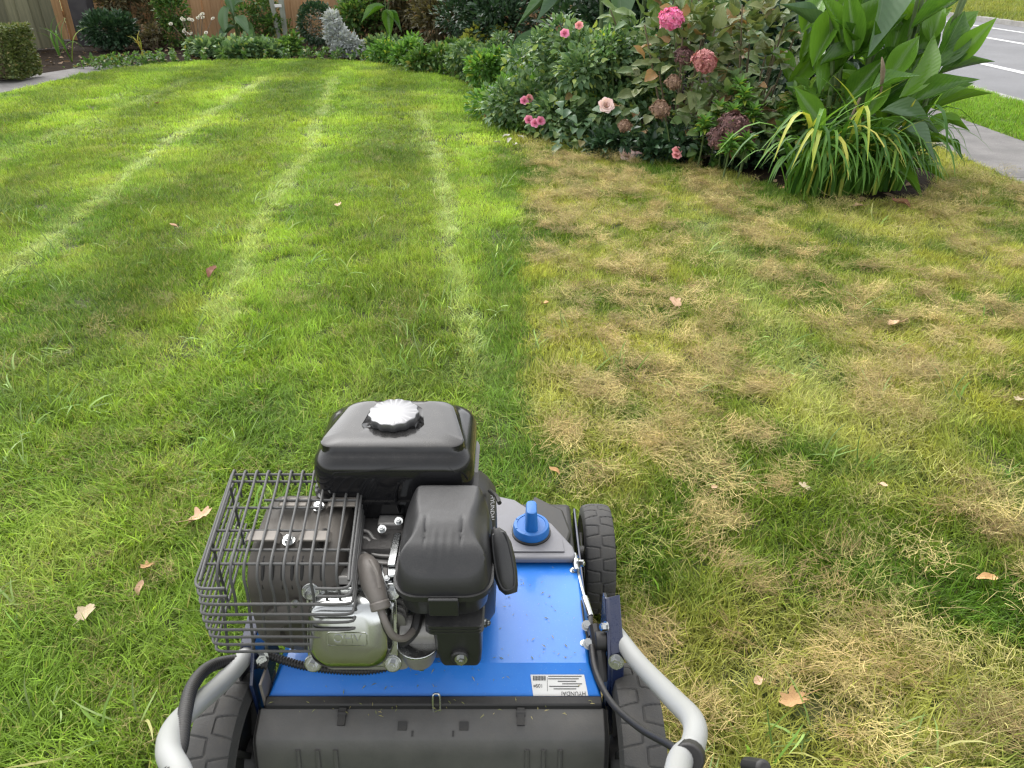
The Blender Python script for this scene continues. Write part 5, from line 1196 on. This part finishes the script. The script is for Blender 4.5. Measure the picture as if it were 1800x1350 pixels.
bush('border_plant', 'shaded low foliage under the hydrangeas', 'plant', (1.1, 4.72, 0), rnd_lobes(np.random.RandomState(77), 20, .55, .25, .28, .11), 2600, .055, .55, 'dark_leaf', LEAF8, seed=51, stems=2)
bush('border_plant', 'dark green filling foliage behind the daylily', 'plant', (1.75, 4.55, 0), rnd_lobes(np.random.RandomState(78), 18, .45, .25, .6, .15), 3000, .07, .5, 'mid_leaf', LEAF8, seed=52, stems=3)

# creeping ground cover and fallen stems filling the front of the border
r = np.random.RandomState(95); ex = np.array(edge); n = 5200; i_ = r.randint(12, len(edge) - 26, n); off = np.abs(r.normal(0, .28, n)) - .03
tn = unit(np.roll(ex, -1, 0) - ex)[i_]; P = np.stack([ex[i_, 0] - tn[:, 1] * off, ex[i_, 1] + tn[:, 0] * off, r.uniform(.0, .13, n) * np.exp(-((off - .2) / .3) ** 2)], 1)
V, F, v = leaf_cloud(P, unit(r.normal(0, 1, (n, 3)) + np.array([0, -.4, .5])), r.uniform(.03, .065, n), .6, None, LEAF8, .6, .1, r); V[:, 2] = np.maximum(V[:, 2], .004)
tag(finish('creeping_plants', np_mesh('creeping_plants', V, F, v), 'mid_leaf', None, smooth=0), 'creeping green leaves edging the border where it meets the lawn', 'ground cover', kind='stuff')
# ---- tall canna beside the footpath
cn = empty('canna_plant', (2.0, 4.35, 0), 'tall glossy canna with broad upright leaves beside the footpath', 'plant')
big = [((2.248, 4.2, 0.56), (2.466, 4.15, 0.656), .075, 1, 0), ((2.055, 4.0, 0.45), (2.297, 3.95, 0.587), .135, 1, 0), ((2.222, 4.1, 0.405), (2.434, 4.05, 0.519), .085, 1, 0), ((2.221, 4.2, 0.593), (2.354, 4.3, 0.839), .20, 0, .3), ((2.33, 4.4, 0.698), (2.5, 4.45, 0.841), .15, 0, .2),
       ((2.045, 4.2, 0.777), (2.327, 4.3, 0.929), .10, 0, .4), ((1.975, 4.0, 0.477), (2.153, 4.15, 0.744), .17, 0, .35), ((1.902, 4.05, 0.53), (2.067, 4.15, 0.739), .15, 0, .3), ((1.802, 3.95, 0.504), (1.936, 3.85, 0.62), .14, 1, .1), ((1.802, 4.2, 0.67), (1.929, 4.1, 0.846), .17, 1, .3),
       ((1.898, 4.3, 1.023), (1.827, 4.0, 0.777), .24, 2, 0), ((1.598, 4.25, 0.593), (1.765, 4.4, 0.917), .16, 0, -.2), ((1.722, 4.5, 0.726), (1.501, 4.5, 0.899), .14, 1, 0), ((1.982, 3.95, 0.251), (2.251, 3.9, 0.312), .10, 1, .2), ((1.898, 4.0, 0.411), (2.136, 3.85, 0.383), .13, 2, 0),
       ((1.963, 3.9, 0.349), (2.105, 3.75, 0.277), .12, 2, 0), ((2.259, 4.1, 0.348), (2.408, 4.05, 0.328), .055, 1, .3), ((2.337, 4.1, 0.248), (2.387, 4.0, 0.193), .05, 2, 0), ((2.35, 4.25, 0.421), (2.47, 4.25, 0.513), .08, 0, 0), ((2.299, 4.5, 0.816), (2.496, 4.6, 1.005), .16, 0, .2),
       ((1.821, 4.35, 0.744), (1.892, 4.45, 1.06), .17, 0, -.1), ((1.753, 4.3, 0.553), (1.877, 4.4, 0.849), .16, 0, .1), ((1.871, 4.1, 0.354), (1.975, 4.2, 0.593), .14, 0, 0), ((2.153, 4.3, 0.553), (2.212, 4.45, 0.874), .18, 0, .2), ((2.05, 4.35, 0.618), (2.138, 4.5, 0.953), .19, 0, .1),
       ((2.193, 4.15, 0.256), (2.378, 4.2, 0.365), .12, 0, .3), ((1.922, 4.05, 0.247), (2.054, 4.0, 0.4), .12, 1, .2), ((2.067, 3.95, 0.151), (2.272, 3.9, 0.134), .09, 2, .2), ((1.999, 4.0, 0.154), (2.158, 3.85, 0.029), .08, 2, 0), ((1.669, 4.6, 0.723), (1.749, 4.7, 0.975), .15, 0, 0)]
for i, (b_, t_, w, k, roll) in enumerate(big):
    t2 = Vector(b_) + (Vector(t_) - Vector(b_)) * 1.10; t2.z = max(.03, t2.z)
    new_leaf(CANNA[k], b_, t2, w * .78, cn, roll + .35 * math.sin(i * 2.3), 'canna_blue_leaf' if i in (10, 12, 14, 15, 29) else ('strap_leaf' if i == 18 else None))
rr_ = random.Random(8)
for i in range(60):        # leaves inside and behind the clump
    q = Vector((rr_.uniform(1.6, 2.35), rr_.uniform(4.15, 4.75), rr_.uniform(.12, .8))); t_ = q + Vector((rr_.uniform(-.18, .28), rr_.uniform(-.15, .15), rr_.uniform(.08, .34)))
    new_leaf(rr_.choice(CANNA[:3]), q, t_, rr_.uniform(.08, .14), cn, rr_.uniform(-.7, .7))
for i in range(11):
    x0 = 1.72 + i * .06; MB().tube([(x0, 4.3 + .1 * (i % 3), -.01), (x0 + .02, 4.3 + .1 * (i % 3), .5), (x0 + .06 * (i - 5) * .4, 4.33 + .1 * (i % 3), 1.1)], [.016, .013, .008], 8, smooth=4).build('stem', 'stem_green', cn)
MB().tube([(1.83, 3.9, 0.512), (1.806, 3.88, 0.619), (1.794, 3.9, 0.68)], [.004, .012, .003], 6, smooth=3).build('withered_leaf', 'stem_brown', cn)
MB().tube([(1.703, 3.95, 0.282), (1.777, 4.0, 0.477)], .006, 6).build('dry_stalk', 'stem_brown', cn)

# ---- daylily: arching strap leaves, each its own piece
def strap(L, t0, bend, w, seed):
    r = random.Random(seed); pts = [(0, 0)]; th = t0; n = 11; y = z = 0.0
    for i in range(n): y += math.sin(th) * L / n; z += math.cos(th) * L / n; pts.append((y, z)); th += bend / n * (0.25 + 3.0 * math.exp(-((i / n - .52) / .22) ** 2)) * .62
    V = []; F = []
    for i, (y, z) in enumerate(pts):
        t = i / n; ww = w * (.75 + .5 * t if t < .4 else .95 * (1 - ((t - .4) / .6) ** 2.2)) + .0006
        V += [(-ww, y, z + ww * .35), (0, y, z), (ww, y, z + ww * .35)]
    for i in range(n):
        for k in range(2): F.append((i * 3 + k, i * 3 + k + 1, i * 3 + k + 4, i * 3 + k + 3))
    me = bpy.data.meshes.new('leaf'); me.from_pydata(V, [], F); me.shade_smooth(); me.materials.append(M['strap_leaf']); return me
STRAPS = [strap(L, t0, b, w, i) for i, (L, t0, b, w) in enumerate(((.74, .10, 2.7, .0105), (.84, .14, 2.8, .0115), (.66, .20, 2.6, .0095), (.90, .08, 3.0, .011), (.56, .35, 2.4, .0095), (.74, .05, 1.2, .0105), (.70, .25, 2.9, .0115), (.52, .15, 1.5, .009)))]
dy = empty('daylily', (1.72, 3.94, 0), 'arching daylily clump with yellowing strap leaves at the lawn edge', 'plant')
rr_ = random.Random(12)
def strap_leaf(x, y, az, s, k, m=None):
    o = link('leaf', STRAPS[k], dy, (x, y, -.005), (rr_.uniform(-.08, .08), rr_.uniform(-.08, .08), az), (s * rr_.uniform(.9, 1.4), s, s * rr_.uniform(.85, 1.1)))
    if m: o.material_slots[0].link = 'OBJECT'; o.material_slots[0].material = M[m]
for i in range(235):
    c = rr_.choice(((1.52, 3.92), (1.64, 3.93), (1.78, 3.92), (1.92, 3.98), (2.06, 4.06))); az = math.pi + rr_.uniform(-1.6, 1.6)
    yel = rr_.random() < (.07 if c[0] < 1.7 else .02)
    strap_leaf(c[0] + rr_.uniform(-.06, .06), c[1] + rr_.uniform(-.06, .08), az, rr_.uniform(.68, 1.0), rr_.randrange(8), 'strap_yellow' if yel else None)
for az, k, s in ((2.35, 3, .92), (2.5, 1, .9), (2.75, 3, .88), (3.3, 6, .9)): strap_leaf(1.56, 3.90, az, s, k, 'strap_yellow')

# small plants and litter at the far left
def spikes(label, loc, n, L, m, seed, w=1.0):
    r = random.Random(seed); root = empty('spiky_plant', loc, label, 'plant')
    for i in range(n):
        o = link('leaf', STRAPS[r.choice((5, 7, 4))], root, loc, (r.uniform(-.3, .3), r.uniform(-.3, .3), r.uniform(0, 6.28)), (L * 2.2 * w, L * 2, L * 2)); o.material_slots[0].link = 'OBJECT'; o.material_slots[0].material = M[m]
spikes('small yellow variegated plant in the bare soil', (-5.0, 10.9, -.01), 8, .20, 'strap_yellow', 2, 1.6)
spikes('thin pale spiky plant between hedge and dark shrub', (-5.85, 10.4, -.01), 7, .40, 'strap_leaf', 3, 1.3)
spikes('narrow leaved plant at the end of the clipped hedge', (-5.35, 9.75, -.01), 6, .36, 'strap_leaf', 4, 1.2)
r = np.random.RandomState(90); n = 2600
x = r.uniform(-6.5, 2.7, n); y = r.uniform(3.6, 12.4, n); k = ~inside(LAWN, x, y) & ~((x < -4.55) & (y < 9.3)); x, y = x[k], y[k]; n = len(x)
P = np.stack([x, y, np.full(n, .0)], 1); V, F, v = leaf_cloud(P, unit(r.normal(0, 1, (n, 3)) * np.array([1, 1, .1])), r.uniform(.03, .09, n), .6, None, LEAF8, .5, .0, r); V[:, 2] = np.maximum(V[:, 2] * .6, -.008)
leaf_mat('litter', (0.10, 0.07, 0.045), (0.30, 0.20, 0.12), (0.50, 0.26, 0.14), rough=0.8, trans=0.1)
tag(finish('leaf_litter', np_mesh('leaf_litter', V, F, v), 'litter', None, smooth=0), 'brown leaf litter strewn over the border soil', 'litter', kind='stuff')

# ================================================================== fallen leaves on the lawn
mat('dead_leaf', (0.64, 0.43, 0.28), 0.75, color2=(0.52, 0.33, 0.20), nscale=18, per_object=0.15)
mat('dead_leaf_orange', (0.54, 0.33, 0.14), 0.7, color2=(0.44, 0.25, 0.11), nscale=18, per_object=0.15)
mat('dead_leaf_pale', (0.46, 0.38, 0.25), 0.75, color2=(0.36, 0.28, 0.16), nscale=18)
mat('dead_leaf_red', (0.22, 0.08, 0.04), 0.7, color2=(0.14, 0.06, 0.03), nscale=18)
def lobed(seed, n_l, depth, elong, curl):
    """solid lobed leaf, about 1 long"""
    r = random.Random(seed); n = 48; top = []; bot = []
    for i in range(n):
        a = 2 * math.pi * i / n; rad = .5 * (1 - depth * (.5 - .5 * math.cos(n_l * a)) * (1 if abs(a - math.pi) < 2.6 else .3)) * r.uniform(.94, 1.04)
        top.append((rad * math.cos(a) * elong, rad * math.sin(a)))
    V = [(0, 0, .0)]; 
    for s in (.5, 1.0): V += [(a * s, b * s, curl * ((b * s) ** 2 * 2.2 + (a * s) ** 3 * 1.2) + r.uniform(-.012, .012)) for a, b in top]
    F = [(0, 1 + i, 1 + (i + 1) % n) for i in range(n)] + [(1 + i, 1 + n + i, 1 + n + (i + 1) % n, 1 + (i + 1) % n) for i in range(n)]
    m_ = len(V); V += [(a, b, c - .018) for a, b, c in V]; F += [tuple(j + m_ for j in f[::-1]) for f in F]
    F += [(1 + n + i, m_ + 1 + n + i, m_ + 1 + n + (i + 1) % n, 1 + n + (i + 1) % n) for i in range(n)]
    o0 = len(V); mb = MB(); mb.add(V, F); mb.tube([(-.30 * elong, 0, .0), (-.62 * elong, .02, .02), (-.85 * elong, .06, .05)], .016, 5)
    me = bpy.data.meshes.new('fallen_leaf'); me.from_pydata(mb.v, [], mb.f); me.shade_smooth(); me.set_sharp_from_angle(angle=R(50)); me.materials.append(M['dead_leaf']); return me
LEAVES = [lobed(1, 5, .25, 1.2, .5), lobed(2, 7, .45, 1.5, .6), lobed(3, 5, .5, 1.15, .35), lobed(4, 2, .05, 1.7, .7)]
def fall(x, y, z, s, k, m, label, az=None, tilt=.25):
    o = bpy.data.objects.new('fallen_leaf', LEAVES[k]); col.objects.link(o); place(o, (x, y, z), None)
    o.rotation_euler = (random.uniform(-tilt, tilt) + .15, random.uniform(-tilt, tilt), random.uniform(0, 6.28) if az is None else az); o.scale = (s, s, s)
    if m != 'dead_leaf': o.material_slots[0].link = 'OBJECT'; o.material_slots[0].material = M[m]
    tag(o, label, 'leaf', 'fallen leaves on the lawn'); return o
for x_, y_, s, k, m, lab in (
        (.581, 2.43, .062, 0, 'dead_leaf', 'large pinkish tan fallen leaf alone in the middle of the thatch'),
        (1.292, 2.255, .065, 0, 'dead_leaf', 'tan fallen leaf on the far right strip of thatch'),
        (.68, 1.371, .032, 2, 'dead_leaf_pale', 'pale lobed fallen leaf right of the front wheel, in the thatch'),
        (.468, .80, .048, 1, 'dead_leaf_orange', 'yellow orange oak leaf lying right of the handle tube'),
        (.943, 1.078, .024, 3, 'dead_leaf_orange', 'small orange fallen leaf near the right edge of the picture'),
        (-.688, 1.26, .062, 1, 'dead_leaf', 'light orange oak leaf left of the wire guard'),
        (-.735, 1.111, .030, 1, 'dead_leaf_orange', 'small orange oak leaf in the grass below the larger oak leaf'),
        (-.726, 1.052, .020, 3, 'dead_leaf', 'tiny tan leaf just below the small orange oak leaf'),
        (-.80, .987, .045, 0, 'dead_leaf_pale', 'cream curled leaf in the lush grass at lower left'),
        (-1.178, 2.733, .045, 3, 'dead_leaf_red', 'dark red leaf between the two pale wheel tracks'),
        (-.865, 3.64, .048, 0, 'dead_leaf', 'tan leaf on the mown lawn right of the middle track'),
        (-.17, 6.0, .115, 0, 'dead_leaf_orange', 'orange leaf on the lawn beside the bright leafy mound'),
        (-1.072, 9.0, .16, 0, 'dead_leaf_orange', 'orange leaf at the far end of the lawn by the border'),
        (1.412, 1.764, .035, 2, 'dead_leaf_pale', 'pale leaf cut by the right edge of the picture'),
        (.117, 2.42, .028, 3, 'dead_leaf_orange', 'small orange leaf just right of the mowing edge'),
        (.421, .836, .022, 3, 'dead_leaf', 'small pink tan leaf close to the right handle tube'),
        (.47, 1.369, .024, 2, 'dead_leaf', 'small tan leaf in the thatch above the front wheel'),
        (.863, 1.375, .02, 3, 'dead_leaf', 'tiny curled leaf right of the pale lobed leaf'),
        (.102, 1.43, .022, 3, 'dead_leaf_orange', 'tiny orange leaf behind the fuel tank on the thatch'),
        (-1.55, 3.3, .03, 3, 'dead_leaf', 'small dry leaf on the mown grass between the left tracks'),
        (-3.0, 6.6, .05, 0, 'dead_leaf', 'small dry leaf far out on the left lawn'),
        (1.95, 3.66, .07, 3, 'dead_leaf_red', 'reddish dry leaf under the daylily'),
        (1.72, 3.62, .06, 0, 'dead_leaf', 'brown leaf below the yellow daylily leaves')):
    fall(x_, y_, .034 if y_ < 3 else .032, s * .78, k, m, lab)
pm = LEAVES[3]
for i, (x_, y_) in enumerate(((-.04, 5.25), (-.02, 5.12), (.06, 5.22), (-.10, 5.05), (.02, 4.98))):
    o = bpy.data.objects.new('fallen_petal', pm); col.objects.link(o); place(o, (x_, y_, .036), None); o.scale = (.03, .03, .03); o.rotation_euler = (.2, .1, i * 1.3)
    o.material_slots[0].link = 'OBJECT'; o.material_slots[0].material = M['pale_petal']; tag(o, 'tiny white petal on the grass near the rose bush', 'petal', 'white petals below the roses')
